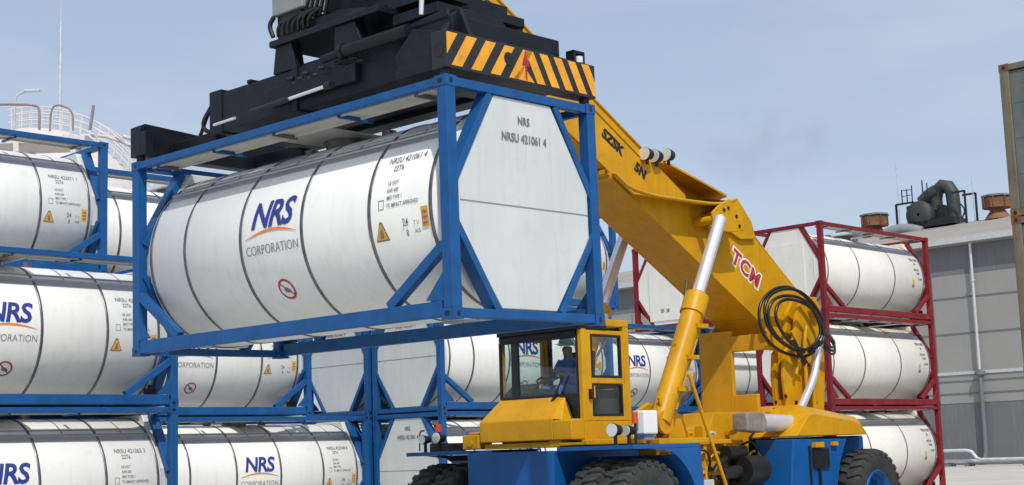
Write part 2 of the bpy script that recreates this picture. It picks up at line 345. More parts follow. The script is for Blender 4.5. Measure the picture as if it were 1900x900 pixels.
    if style == 'blue':
        tx = side_lettering('NRSU 421061 4')
    else:
        for body, t_, sz, dx in (('TRLU 288', .62, .13, .25), ('20', .47, .11, .42), ('MAX GR', .27, .09, .30), ('TARE', .15, .09, .40), ('CU CAP', -.02, .08, .45)):
            wrap_text(tx, xa+dx, t_, body=body, size=sz, offset=.004, xs=.85, align='LEFT')
    tx.build('tank_lettering', ink, tank)
    if style == 'blue':
        s = MB(); xt, tt = X(1.17), -.235
        tri = lambda k: [(-.115*k, -.10*k), (.115*k, -.10*k), (.02*k, .12*k), (-.02*k, .12*k)]
        flat_tank(s, tri(.98), xt, tt, .005); s.m = 1; flat_tank(s, tri(.78), xt, tt-.002, .007); s.m = 0
        flat_tank(s, [(-.03, -.05), (.03, -.05), (.02, .01), (.008, .05), (-.015, .03)], xt, tt-.01, .009)
        s.build('warning_sign', [ink, signy], tank)
        s = MB(); xt, tt = X(.46), -.14; flat_tank(s, [(-.055, -.11), (.055, -.11), (.055, .11), (-.055, .11)], xt, tt, .006); s.m = 1
        for y in (-.07, -.01, .05): flat_tank(s, [(-.035, -.012), (.035, -.012), (.035, .012), (-.035, .012)], xt, tt+y, .008)
        s.build('tank_plate', [signy, ink], tank)
        s = MB(); xt, tt = X(3.10), -.70; ring(s, xt, tt, .001, .125, .004); s.m = 1; ring(s, xt, tt, .112, .142, .006)
        flat_tank(s, [(-.095, .075), (-.078, .09), (.095, -.075), (.078, -.09)], xt, tt, .007); s.m = 2
        flat_tank(s, [(-.05, .0), (-.02, .035), (.03, .02), (.075, -.03), (.02, -.045), (-.03, -.035)], xt, tt, .009)
        s.build('no_smoking_sign', [signw, signr, ink], tank)
    else:
        s = MB(); xt, tt = X(.95), -.10; flat_tank(s, [(-.06, -.06), (.06, -.06), (.06, .06), (-.06, .06)], xt, tt, .006); s.m = 1; flat_tank(s, [(-.06, -.19), (.06, -.19), (.06, -.09), (-.06, -.09)], xt, tt, .006)
        s.build('tank_plate', [signy, ink], tank)
    vv = MB(); vv.box((LEN-.52, .18, .20), (LEN-.34, .30, .32)); vv.cyl((LEN-.43, .24, .32), (LEN-.43, .24, .38), .04, n=12)
    vv.build('valve_box', dark, T)
    return T

PSI = .7755
U = Vector((math.sin(PSI), math.cos(PSI), 0)); V = Vector((-math.cos(PSI), math.sin(PSI), 0))
def yard(u, v, tier): return frame_mat(U*u+V*v+Vector((0, 0, (tier-1)*(HGT+.004))), U, V)
# the container hanging under the spreader
SPH = -.7555
A_ = Vector((-math.cos(SPH), -math.sin(SPH), .0035)).normalized(); B_ = Vector((-math.sin(SPH), math.cos(SPH), .0117)); B_ = (B_-A_*A_.dot(B_)).normalized()
W_ = (-A_).cross(B_).normalized()
S0 = Vector((-.6294, 14.8868, 2.9794))
SUSP = frame_mat(S0+A_*LEN, -A_, B_, W_)

# ------------------------------------------------------------------ setting
g = MB(); gs = 3000; g.add([(-gs, -200, 0), (gs, -200, 0), (gs, gs, 0), (-gs, gs, 0)], [(0, 1, 2, 3)]); go = g.build('ground', conc); go['kind'] = 'structure'

BG = 'blue framed tank containers stacked in the yard'; RG = 'red framed tank containers'
tc0 = make_tank_container(SUSP, 'white tank container in blue frame hanging in the air under the black spreader', blue, white, 'blue', 'blue framed tank containers')
def blue_at(u, v, t, label): return copy_tree(tc0, yard(u-LEN, v, t), label, BG)
blue_at(14.08, 22.12, 1, 'blue framed tank container at the bottom left corner, its crown in shade')
blue_at(14.08, 22.12, 2, 'blue framed tank container cut by the left edge, middle tier of the front left stack')
blue_at(14.17, 24.72, 1, 'blue framed tank container on the ground, hidden behind the front left stack')
blue_at(14.17, 24.72, 2, 'blue framed tank container hidden behind the front left stack, middle of its own three')
blue_at(14.17, 24.72, 3, 'blue framed tank container topmost at the far left, railings and pipes showing above it')
blue_at(22.36, 26.86, 1, 'blue framed tank container on the ground, its whole logo showing below the hanging one')
blue_at(20.66, 26.86, 2, 'blue framed tank container directly under the hanging one, left of the two white end panels')
blue_at(20.66, 26.86, 3, 'blue framed top tier tank container seen in the narrow gap left of the hanging one')
blue_at(22.43+LEN, 24.4, 1, 'blue framed tank container on the ground, its lettered end panel above the far front tyre')
blue_at(22.43+LEN, 24.4, 2, 'blue framed tank container seen behind and through the cab windscreen, second tier')
blue_at(22.75+LEN, 24.4, 3, 'blue framed tank container behind the hanging one, right post beside the far lift rod')
blue_at(22.43+LEN, 27.0, 1, 'blue framed tank container on the ground, hidden behind the one with lettered end panel')
blue_at(22.43+LEN, 27.0, 2, 'blue framed tank container whose end panel is the left of two under the hanging one')
blue_at(35.6, 26.86, 1, 'blue framed tank container on the ground behind the cab and the yellow lift cylinder')
blue_at(35.6, 26.86, 2, 'blue framed tank container with logo right of the cab, behind the yellow lift cylinder')
blue_at(41.75, 26.86, 1, 'blue framed tank container on the ground far behind the boom support, mostly hidden')
blue_at(41.75, 26.86, 2, 'blue framed tank container far behind the boom support under the lone red framed one')
rc0 = make_tank_container(yard(34.83, 22.0, 3), 'cream tank container in red frame, top of the stack of three on the right', red, cream, 'red', RG)
copy_tree(rc0, yard(34.83, 22.0, 2), 'cream tank container in red frame, middle of the stack of three on the right', RG)
copy_tree(rc0, yard(34.83, 22.0, 1), 'cream tank container in red frame, bottom of the right stack, behind the rear tyre', RG)
copy_tree(rc0, yard(34.75, 26.4, 3), 'cream tank container in red frame showing only its end below the yellow boom', RG)

# every copy carries a serial number of its own, as the real ones do
def renumber(T, num):
    stack = kids(T)
    for o_ in list(stack): stack += kids(o_)
    for o_ in stack:
        if o_.name.startswith('tank_lettering'):
            tmp = side_lettering(num).build('tmp', ink); o_.data = tmp.data; bpy.data.objects.remove(tmp)
allb = [o_ for o_ in bpy.data.objects if o_.parent is None and o_.get('group') == BG]
for k_, o_ in enumerate(allb): renumber(o_, 'NRSU 42%04d %d' % ((1063+k_*377) % 9999, (k_*7+3) % 10))
for o_ in allb:
    if 'under the lone red' in o_['label'] or 'mostly hidden' in o_['label']:
        for t_ in kids(o_):
            for l_ in kids(t_):
                if l_.name.startswith('logo'):
                    for x_ in kids(l_): bpy.data.objects.remove(x_)
                    bpy.data.objects.remove(l_)

# ---- warehouse
BB = Vector((27.85, 86.66, 0)); BM = frame_mat(BB, -V, U)   # local x = -V (to the right), y = into the building
bld = empty('warehouse', BM, 'long grey panelled warehouse with pale roof behind the red stack', 'warehouse')
m_ = MB(); m_.box((-40, .05, 0), (60, .4, 3.68)); m_.build('lower_wall', walld, bld)
m_ = MB(); m_.box((-40, 0.03, 3.68), (60, .4, 11.42)); m_.build('wall', wallm, bld)
m_ = MB(); m_.box((-40, .05, 11.42), (60, .4, 13.3)); m_.build('upper_wall', walld, bld)
m_ = MB()
for z in (7.86, 10.04, 5.0, 4.25): m_.box((-40, .0, z-.04), (60, .03, z+.04))
for x in range(-39, 60, 6): m_.box((x-.03, .012, 3.7), (x+.03, .03, 11.4))
m_.build('wall_joint', walld, bld)
m_ = MB(); m_.box((-40, -.03, 5.38), (60, .03, 5.56)); m_.build('wall_trim_strip', trim, bld)
m_ = MB(); m_.prism([(-.35, 13.42), (12, 16.45), (24, 13.42), (24, 13.2), (-.35, 13.2)], 0, -40.3, 60.3)
m_.build('roof', roofm, bld)
m_ = MB(); m_.box((-40.3, -.62, 13.28), (60.3, -.352, 13.62)); m_.build('gutter', trim, bld)
m_ = MB(); m_.box((59.6, .41, 0), (60, 24, 13.2)); m_.box((-40, .41, 0), (-39.6, 24, 13.2)); m_.box((-40, 23.6, 0), (60, 24, 13.2)); m_.build('side_wall', wallm, bld)
for k, xx in enumerate((-.15, 12, -12)):
    m_ = MB(); m_.tube([(xx, -.25, 13.2), (xx, -.25, 5.6)], .085, 12); m_.cyl((xx, -.25, 10.9), (xx, -.25, 11.0), .13); dp = m_.build('downpipe', silver, bld)
    m_ = MB(); m_.tube([(xx, -.25, 5.6), (xx, -.25, .5), (xx-.15, -.4, .25)], .13, 12); m_.cyl((xx, -.25, 5.3), (xx, -.25, 5.5), .28); m_.build('pipe_lower_section', walld, dp)
for vx, vy in ((-13.6, 12), (-4.1, 12)):
    lab = 'rusty roof ventilator on the warehouse ridge, nearer the right edge' if vx > -5 else 'rusty roof ventilator rising just above the red framed stack'
    T = empty('roof_ventilator', BM @ Matrix.Translation((vx, vy, 16.3)), lab, 'roof ventilator', 'rusty roof ventilators')
    MB().lathe([(0, .95), (.15, .85), (.7, .45), (.75, .45)], (0, 0, 0), (0, 0, 1), n=4 if False else 20).build('ventilator_neck', rust, T)
    MB().lathe([(.72, .45), (.80, .8), (.80, .98), (1.5, .98), (1.5, .6)], (0, 0, 0), (0, 0, 1), n=8, smooth=False).build('ventilator_drum', rust, T)
    MB().lathe([(1.56, .0), (1.56, 1.08), (1.68, 1.08), (1.85, .0)], (0, 0, 0), (0, 0, 1), n=8, smooth=False).build('ventilator_cap', walld, T)
    rb = MB()
    for i in range(8):
        a = 2*math.pi*i/8+.2; rb.box((math.cos(a)*.99-.03, math.sin(a)*.99-.03, .8), (math.cos(a)*.99+.03, math.sin(a)*.99+.03, 1.56))
    rb.build('ventilator_rib', rust, T)
# blower and ducts on the ridge
T = empty('roof_blower', BM @ Matrix.Translation((-8.9, 12, 16.4)), 'dark blower with bent ducts and railing frame on the warehouse roof', 'blower')
m_ = MB(); m_.lathe([(-.7, .1), (-.7, .95), (-.5, 1.0), (.5, 1.0), (.7, .95), (.7, .1)], (-.7, -.2, .95), (0, 1, 0), n=28); m_.build('fan_casing', duct, T)
m_ = MB(); m_.tube([(-.7, -.2, 1.9), (-.2, -.2, 2.3), (.4, -.1, 2.6)], .45, 14); m_.build('duct', duct, T)
m_ = MB(); m_.tube([(.2, .1, 1.2), (.2, .1, 2.0), (.35, .1, 2.55), (.8, .1, 2.9), (1.25, .1, 2.75), (1.5, .1, 2.3), (1.55, .1, 1.5), (1.55, .1, .0)], .48, 16); m_.build('duct', duct, T)
m_ = MB(); m_.box((-1.2, -.9, .0), (2.0, 1.0, .45)); m_.box((-.4, -.3, .4), (.9, .7, 1.5)); m_.build('blower_base', dark, T)
m_ = MB(); m_.tube([(-3.6, -.8, -.4), (-3.2, -.8, -.05), (-2.4, -.8, .1), (-1.4, -.8, .0), (-.5, -.8, -.35)], .42, 12); m_.build('low_duct', greybox, T)
m_ = MB()
for x, z in ((-2.4, 1.9), (-2.4, 1.9), (2.9, 2.15)):
    m_.box((x-.06, -.9, -.2), (x+.06, -.78, z)); m_.box((x-.06, .7, -.2), (x+.06, .82, z))
m_.box((-2.4, -.9, 1.82), (-1.0, -.78, 1.95)); m_.box((1.9, -.9, 2.05), (2.9, -.78, 2.18)); m_.box((-2.4, .7, 1.82), (0, .82, 1.95)); m_.box((1.9, .7, 2.05), (2.9, .82, 2.18))
for x in (-1.9, -1.5, -1.1, .1): m_.box((x-.03, -.85, 1.9), (x+.03, -.79, 2.9+.2*(x > -1.2)))
m_.tube([(-.7, 0, 2.6), (-.7, 0, 3.5)], .05, 6)
for z in (2.4, 2.8): m_.box((-1.9, -.85, z), (-1.1, -.80, z+.04))
m_.tube([(2.1, .1, 1.4), (2.4, .1, .9), (2.1, .1, .4)], .06, 6)
m_.build('support_frame', dark, T)
for i, (x, hgt) in enumerate(((-11.9, 5.6), (-6.1, 3.8))):
    o = MB(BM).tube([(x, 12.6, 16.2), (x, 12.6, 16.2+hgt)], .035, 6).build('lightning_rod', galv)
    tag(o, 'thin pale rod standing left of the dark blower' if i == 0 else 'thin pale rod standing right of the dark blower', 'rod')
# pipe along the foot of the wall
T = empty('pipe_run', BM @ Matrix.Translation((0, -4, 0)), 'grey pipe line with raised loop along the warehouse foot', 'pipe')
m_ = MB(); m_.tube([(-8, 0, .40), (-1.9, 0, .40), (-1.7, 0, .48), (-1.45, 0, .82), (-1.2, 0, .90), (.55, 0, .90), (.85, 0, .82), (1.15, 0, .45), (1.4, 0, .36), (9, 0, .36)], .10, 10).build('pipe', galv, T)
m_ = MB(); m_.tube([(-8, .35, .28), (9, .35, .28)], .12, 10); m_.tube([(-8, .7, .22), (9, .7, .22)], .10, 10); m_.build('lower_pipe', silver, T)
m_ = MB()
for x in (-6, -3, -.7, .5, 4, 7.5): m_.box((x-.08, -.15, 0), (x+.08, .85, .14))
m_.build('pipe_support', walld, T)

# ---- rusty box containers at the right edge
rb = yard(22.8, 8.3, 1)
def box_container(mw, label, paint):
    T = empty('box_container', mw, label, 'container', 'old box containers at the right edge')
    m_ = MB()
    n = 11
    for side in (0.02, WID-.10):
        pts = []
        for i in range(40):
            x0 = .16+i*.144; off = .0 if i % 2 else .035
            pts += [(x0, side+off), (x0+.11, side+off)]
        vs = [(x, y, z) for z in (.15, HGT-.1) for x, y in pts]; k = len(pts)
        m_.add(vs, [(i, i+1, k+i+1, k+i) for i in range(k-1)])
    m_.box((.05, .05, HGT-.06), (LEN-.05, WID-.05, HGT-.04)); m_.box((.05, .05, .1), (LEN-.05, WID-.05, .14))
    m_.build('side_panel', paint, T)
    for x0, x1 in ((.03, .06), (LEN-.06, LEN-.03)):
        d = MB(); d.box((x0, .165, .13), (x1, 1.21, HGT-.13)); d.box((x0, 1.228, .13), (x1, WID-.165, HGT-.13))
        for y in (.5, .9, 1.5, 1.95): d.tube([(x0-.02 if x0 < 1 else x1+.02, y, .1), (x0-.02 if x0 < 1 else x1+.02, y, HGT-.1)], .018, 6)
        for z in (.7, 1.3, 1.9): d.box((x0-.004, .2, z), (x1+.004, WID-.2, z+.03))
        d.build('door', paint, T, bevel=.004)
    for xr in (0, 1):
        for yr in (0, 1):
            p = MB(); x0 = LEN-.16 if xr else 0; y0 = WID-.16 if yr else 0
            p.box((x0, y0, .115), (x0+.16, y0+.16, HGT-.115)); cp = p.build('corner_post', rpost, T, bevel=.01)
            for zr in (0, 1):
                c = MB(); z0 = HGT-.118 if zr else 0; x1 = LEN-.182 if xr else -.004; y1 = WID-.170 if yr else -.004
                c.box((x1, y1, z0), (x1+.186, y1+.174, z0+.118)); c.m = 1; nn = 12; xe = LEN+.006 if xr else -.006
                c.add([(xe, y1+.087+.03*math.cos(2*math.pi*i/nn), z0+.059+.036*math.sin(2*math.pi*i/nn)) for i in range(nn)], [tuple(range(nn))])
                c.build('corner_casting', [rust, dark], cp)
    for yr in (0, 1):
        y0 = WID-.1 if yr else 0.0
        MB().box((.17, y0, .01), (LEN-.17, y0+.1, .13)).build('bottom_rail', rpost, T); MB().box((.17, y0, HGT-.1), (LEN-.17, y0+.1, HGT-.01)).build('top_rail', rpost, T)
    for x0 in (0.0, LEN-.1):
        MB().box((x0, .17, .01), (x0+.1, WID-.17, .12)).build('sill', rpost, T); MB().box((x0, .17, HGT-.11), (x0+.1, WID-.17, HGT-.01)).build('header', rpost, T)
    return T
bc0 = box_container(yard(22.8, 8.3, 3), 'rusty faded green box container topmost at the right edge', teal)
copy_tree(bc0, yard(22.8, 8.3, 2), 'rusty box container at the right edge, under the topmost one')
box_container(yard(22.8, 8.3, 1), 'indigo box container on the ground beyond the right edge', indigo)

# ---- storage tank with railing, far left
ST = Vector((-26.5, 80, 0))
T = empty('storage_tank', ST, 'pale spherical storage tank with railing curving over it behind the left stack', 'storage tank')
SR = 6.6; SZ = 13.9
MB().lathe([(-SR*math.cos(math.pi*i/32), SR*math.sin(math.pi*i/32)) for i in range(33)], (0, 0, SZ), (0, 0, 1), n=64).build('shell', palew, T)
for i in range(8):
    a = 2*math.pi*i/8; MB().cyl((6.2*math.cos(a), 6.2*math.sin(a), 0), (6.2*math.cos(a), 6.2*math.sin(a), SZ+.6), .28, n=14).build('leg', palew, T)
for yy in (-1.2, .2):
    m_ = MB(); q = math.sqrt(SR*SR-yy*yy)
    P_ = lambda t, h: ((q+h*.25)*math.sin(t), yy, SZ+(q+.05)*math.cos(t)+h)
    for k in range(-2, 15): m_.tube([P_(k*.072*1.2, 0), P_(k*.072*1.2, 1.15)], .04, 6)
    for h in (.4, .78, 1.15): m_.tube([P_(k*.04-.2, h) for k in range(36)], .035, 6)
    m_.build('railing', palew, T)
T = empty('pipe_rack', (-21.5, 62, 0), 'brown pipe hoops and railings on a pipe rack above the top left container', 'pipe rack')
m_ = MB()
for x in (-2.5, 0, 2.5):
    for y in (0, 2): m_.box((x-.12, y-.12, 0), (x+.12, y+.12, 15.9))
m_.box((-4, -.1, 15.7), (3, 2.2, 15.95)); m_.build('rack_frame', palew, T)
for pts, r in (([(-1.6, 0, 15.9), (-1.6, 0, 17.35), (-1.4, 0, 17.5), (.75, .1, 17.45), (.95, .1, 17.25), (.95, .1, 16.3)], .055), ([(1.45, 0, 16.2), (1.48, 0, 17.2), (1.75, 0, 17.4), (2.3, 0, 17.2), (2.45, 0, 16.9), (2.45, 0, 16.2)], .045),
               ([(3.2, 0, 16.2), (3.35, 0, 17.3)], .07)): MB().tube(pts, r, 8).build('pipe_hoop', brownp, T)
m_ = MB()
for k in range(22):
    x = -3+k*.38; z = 16.3-.02*k; m_.tube([(x, random.uniform(0, .6), z), (x+random.uniform(.2, 1), random.uniform(.2, 1), z-random.uniform(-.1, .35))], random.uniform(.05, .11), 6)
m_.build('pipe_fitting', palew, T)
T = empty('yard_lamp', (-22.0, 63, 0), 'thin lamp on a curved arm above the far left containers', 'lamp')
MB().tube([(0, 0, 0), (0, 0, 17.9), (.15, 0, 18.15), (.5, 0, 18.3)], .05, 8).build('pole', galv, T)
MB().box((.45, -.12, 18.26), (1.15, .12, 18.36)).build('lamp_head', galv, T, bevel=.02)
o = MB().tube([(-26.6, 84, 0), (-26.6, 84, 28)], .10, 6).tube([(-26.6, 84, 28), (-26.6, 84, 30.5)], .03, 6).build('antenna_mast', galv)
tag(o, 'very thin pale mast rising above the railing on the far left', 'mast')

# ------------------------------------------------------------------ reach stacker (local x rearward, y = -left, z up)
MO = Vector((.21617, 20.2022, 0)); MBv = Vector((.68565, .72793, 0)); ML = Vector((.72793, -.68565, 0))
MM = frame_mat(MO, MBv, -ML)
RS = empty('reach_stacker', MM, 'yellow and blue reach stacker holding up a tank container with its boom', 'reach stacker')
L_ = lambda r, l, z: (r, -l, z)
def mprism(mb, poly, l0, l1): return mb.prism(poly, 1, min(-l0, -l1), max(-l0, -l1))
def mbox(mb, r0, r1, l0, l1, z0, z1): return mb.box((r0, -l0, z0), (r1, -l1, z1))

# chassis
c = MB(); mbox(c, -.52, 1.3, -.80, .80, .55, 1.60); mbox(c, 1.3, 5.4, -.42, .42, .5, 1.0)
chs = c.build('chassis', dblue, RS, bevel=.02)
def arc_pts(r, a0, a1, n, cx=0, cz=.74): return [(cx+r*math.cos(R_(a0+(a1-a0)*i/n)), cz+r*math.sin(R_(a0+(a1-a0)*i/n))) for i in range(n+1)]
for sg in (1, -1):
    f = MB(); mbox(f, -.46, .95, sg*.82, sg*2.12, 1.585, 1.64)
    f.build('front_fender', dblue, RS, bevel=.008)
    f = MB(); inner = arc_pts(.86, 0, 68, 10)
    poly = [(1.12, .55)]+[(1.0, 1.02), (.96, 1.583), (-.1, 1.583)][0:3]+[(.30, 1.54)]+inner[::-1]+[(.86, .55)]
    mprism(f, poly, sg*2.08, sg*2.115)
    arcs = arc_pts(.86, 0, 62, 10)
    f.add([L_(x, sg*.82, z) for x, z in arcs]+[L_(x, sg*2.08, z) for x, z in arcs], [(i, i+1, 12+i, 11+i) for i in range(10)])
    f.build('fender_skirt', dblue, RS)
# wheels
def tyre(parent, r, lc, wd=.42, R0=.735, face=1):
    w = MB(MM.inverted() @ MM); h = wd/2; cc = L_(r, lc, R0)
    w.lathe([(-h*.82, R0*.52), (-h, R0*.66), (-h*1.02, R0*.82), (-h*.88, R0*.93), (-h*.5, R0*.955), (h*.5, R0*.955), (h*.88, R0*.93), (h*1.02, R0*.82), (h, R0*.66), (h*.82, R0*.52)], cc, (0, 1, 0), n=56)
    n = 26
    for i in range(n):
        for sd_ in (-1, 1):
            a0 = 2*math.pi*(i+(.5 if sd_ > 0 else 0))/n; da = 2*math.pi/n
            def P(a, y, rr): return (cc[0]+rr*math.sin(a), cc[1]+y, cc[2]+rr*math.cos(a))
            seg = [(0.02, 0, .14), (h*.55*sd_, .10, .14), (h*.97*sd_, .24, .16)]
            vs = []
            for j, (y, s0, _) in enumerate(seg):
                y = y if j else 0.01*sd_
                ro = R0 if j < 2 else R0*.965
                aa = a0+da*(.15+s0*1.6)
                vs += [P(aa, y, ro*.94), P(aa+da*.56, y, ro*.94), P(aa+da*.50, y, ro), P(aa+da*.06, y, ro)]
            vs += [P(a0+da*.55, h*1.04*sd_, R0*.86), P(a0+da*.98, h*1.04*sd_, R0*.86), P(a0+da*.95, h*1.03*sd_, R0*.88), P(a0+da*.58, h*1.03*sd_, R0*.88)]
            fs = []
            for j in range(3):
                b = 4*j; fs += [(b+k, b+(k+1) % 4, b+4+(k+1) % 4, b+4+k) for k in range(4)]
            fs += [(0, 1, 2, 3), (12, 13, 14, 15)]
            w.add(vs, fs)
    t_ = w.build('wheel', rubber, parent)
    q = MB(); y = cc[1]-face*h*.72
    q.lathe([(0, R0*.54), (-.03*face, R0*.54), (-.05*face, R0*.50), (.05*face, R0*.44), (.10*face, R0*.40), (.10*face, R0*.20), (.0, R0*.18), (-.04*face, R0*.16), (-.04*face, 0)], (cc[0], y, cc[2]), (0, 1, 0), n=36)
    for i in range(10):
        a = 2*math.pi*i/10; q.cyl((cc[0]+.235*math.sin(a), y+.10*face, cc[2]+.235*math.cos(a)), (cc[0]+.235*math.sin(a), y+.05*face, cc[2]+.235*math.cos(a)), .022, n=8)
    q.build('rim', dblue, t_)
    return t_
for sg in (1, -1):
    tyre(RS, 0, sg*1.81, face=sg); tyre(RS, 0, sg*1.32, face=sg); tyre(RS, 6.43, sg*1.42, face=sg)
a = MB(); a.cyl(L_(0, -1.9, .735), L_(0, 1.9, .735), .18); a.cyl(L_(6.43, -1.5, .735), L_(6.43, 1.5, .735), .14); a.build('axle', dark, RS)

# centre frame
c = MB()
mprism(c, [(1.2, .62), (4.3, .62), (4.3, 1.7), (4.9, 2.10), (3.4, 2.10), (3.3, 1.9), (1.35, 1.72)], -.6, .6)
mprism(c, [(1.2, 1.72), (2.35, 1.72), (2.3, 2.0), (1.85, 2.25), (1.4, 2.05)], .52, .60); mprism(c, [(1.2, 1.72), (2.35, 1.72), (2.3, 2.0), (1.85, 2.25), (1.4, 2.05)], .80, .88)
mprism(c, [(1.2, 1.72), (2.35, 1.72), (2.3, 2.0), (1.85, 2.25), (1.4, 2.05)], -.52, -.60); mprism(c, [(1.2, 1.72), (2.35, 1.72), (2.3, 2.0), (1.85, 2.25), (1.4, 2.05)], -.80, -.88)
mbox(c, 1.35, 4.2, .6, .72, 1.28, 1.36); mbox(c, 1.5, 1.58, .6, .95, .7, 1.7); mbox(c, 2.9, 2.98, .6, .75, .7, 1.9)
mbox(c, 1.2, 2.4, .52, 1.25, 1.64, 1.72); mbox(c, 2.4, 3.6, .6, .78, 1.62, 1.69)
cf = c.build('centre_frame', yellow, RS, bevel=.012)
c = MB()
for x, z in ((1.9, 1.58), (2.5, 1.58), (2.65, 1.58), (3.1, 1.2), (2.2, 1.15), (2.75, 1.15)): c.cyl(L_(x, .60, z), L_(x, .66, z), .05, n=12)
for k in range(6): c.tube([L_(1.6+.5*k, .66, .9+.05*(k % 2)), L_(1.9+.45*k, .70, 1.18), L_(2.3+.4*k, .64, 1.1+.08*(k % 3))], .018, 6)
c.build('hydraulic_fitting', dark, cf)
c = MB()
for k in range(9):
    x = 1.5+.33*k; c.tube([L_(x, .68, 1.42), L_(x+.1, .74, 1.52), L_(x+.3, .72, 1.40), L_(x+.36, .68, 1.30)], .02, 6)
for k in range(5): c.tube([L_(1.15+.05*k, 1.1-.1*k, 1.72), L_(1.35, 1.0-.1*k, 1.80), L_(1.6+.05*k, .9-.08*k, 1.72)], .03, 6)
c.build('hydraulic_pipe', yellow, cf)
rng = random.Random(11)
for k in range(9):
    x = 1.55+.30*k+rng.uniform(-.05, .05); z = rng.uniform(1.05, 1.6)
    c = MB(); c.tube([L_(x, .64, z), L_(x+.05, .80, z+.08), L_(x+.18, .84, z-.05), L_(x+.26, .72, z-.30), L_(x+.30, .64, z-.36)], .020, 8); c.build('hose', hosem, cf)
for k in range(10):
    x = 1.5+.27*k; z = rng.choice((1.25, 1.45, 1.75, 1.85)); c = MB(); mbox(c, x, x+.09, .61, .68+rng.uniform(0, .08), z, z+.07); c.cyl(L_(x+.045, .70, z+.035), L_(x+.045, .78, z+.035), .022, n=8)
    c.build('valve', yellow if k % 3 else silver, cf, bevel=.006)
for k in range(5):
    c = MB(); c.cyl(L_(4.95+.3*k, .705, 2.25+.1*(k % 2)), L_(4.95+.3*k, .72, 2.25+.1*(k % 2)), .035, n=10); c.build('bolt', dark, cf)
for k in range(3):
    c = MB(); c.tube([L_(1.55+.06*k, .70, 1.75), L_(1.75+.06*k, .74, 2.2), L_(2.05+.05*k, .78, 2.7), L_(2.5+.04*k, .72, 3.3), L_(2.9, .6, 4.1)], .018, 8); c.build('hose', yellow if k == 1 else hosem, cf)
# handrails / ladder
c = MB(); c.tube([L_(1.95, 1.25, 2.62), L_(2.62, 1.25, 1.20), L_(2.85, 1.25, .75)], .028, 8); c.tube([L_(1.55, 1.0, 2.3), L_(1.85, 1.0, 1.4), L_(2.0, 1.0, .9)], .024, 8)
c.tube([L_(2.62, 1.25, 1.2), L_(2.62, .75, 1.2)], .024, 8); c.build('handrail', yellow, RS)
c = MB()
for z in (.55, .88, 1.2): mbox(c, 1.55, 2.3, .75, 1.2, z, z+.04)
mbox(c, 1.52, 1.56, .75, 1.2, .4, 1.3); mbox(c, 2.3, 2.34, .75, 1.2, .4, 1.3); c.build('step', yellow, RS, bevel=.005)
c = MB(); mbox(c, 1.75, 2.45, 1.21, 1.24, .93, 1.12); c.build('step_plate', silver, RS, bevel=.02)
# motor, pump, air cleaner
c = MB(); c.cyl(L_(3.55, .95, 1.22), L_(4.05, .95, 1.22), .21, n=24); c.cyl(L_(4.05, .95, 1.22), L_(4.12, .95, 1.22), .17, n=24)
c.cyl(L_(3.15, .85, 1.18), L_(3.55, .9, 1.2), .10, n=16); c.cyl(L_(3.3, .85, 1.48), L_(3.75, .85, 1.48), .11, n=16)
c.tube([L_(3.3, .85, 1.4), L_(3.0, .9, 1.3), L_(2.9, .85, 1.05)], .05, 8); mbox(c, 3.2, 4.2, .62, .9, .85, 1.0)
c.build('hydraulic_motor', dark, RS)
c = MB(); c.cyl(L_(1.55, 1.0, 1.88), L_(1.55, .8, 1.88), .14, n=20); c.build('oil_filter', dark, RS)
# rear chassis boxes
for sg in (1, -1):
    c = MB(); mprism(c, [(4.45, 1.66), (6.02, 1.64), (5.78, 1.25), (5.68, .95), (5.6, .55), (4.25, .55)], sg*.62, sg*1.32)
    rb_ = c.build('rear_side_box', dblue, RS, bevel=.02)
    c = MB(); mbox(c, 4.95, 5.4, sg*1.322, sg*1.36, 1.2, 1.5); mbox(c, 5.1, 5.14, sg*1.322, sg*1.36, .7, 1.2); mbox(c, 4.85, 4.9, sg*1.322, sg*1.34, .62, 1.55)
    c.build('latch', dark, rb_)
    c = MB(); mbox(c, 4.95, 5.2, sg*1.325, sg*1.40, 1.52, 1.60); mbox(c, 5.5, 5.65, sg*1.325, sg*1.38, 1.54, 1.60); c.build('lifting_eye', yellow, rb_)
c = MB(); c.prism([(4.50, 1.70), (4.98, 2.16), (5.15, 2.20), (6.85, 2.0), (6.98, 1.94), (6.98, 1.70)], 1, -1.0, 1.0)
# chamfered ends
for sg in (1, -1):
    i0 = [(4.50, 1.70), (4.98, 2.16), (5.15, 2.20), (6.85, 2.0), (6.98, 1.94), (6.98, 1.70)]; o0 = [(4.50, 1.70), (4.90, 2.02), (5.05, 2.05), (6.2, 1.93), (6.45, 1.88), (6.62, 1.70)]
    vs = [L_(x, sg*1.0, z) for x, z in i0]+[L_(x, sg*1.34, z) for x, z in o0]
    c.add(vs, [(i, (i+1) % 6, 6+(i+1) % 6, 6+i) for i in range(6)]+[tuple(range(6, 12))])
c.build('engine_hood', yellow, RS, bevel=.015)
c = MB(); mbox(c, 5.8, 7.1, -1.0, 1.0, .6, 1.69); c.build('counterweight', dblue, RS, bevel=.03)

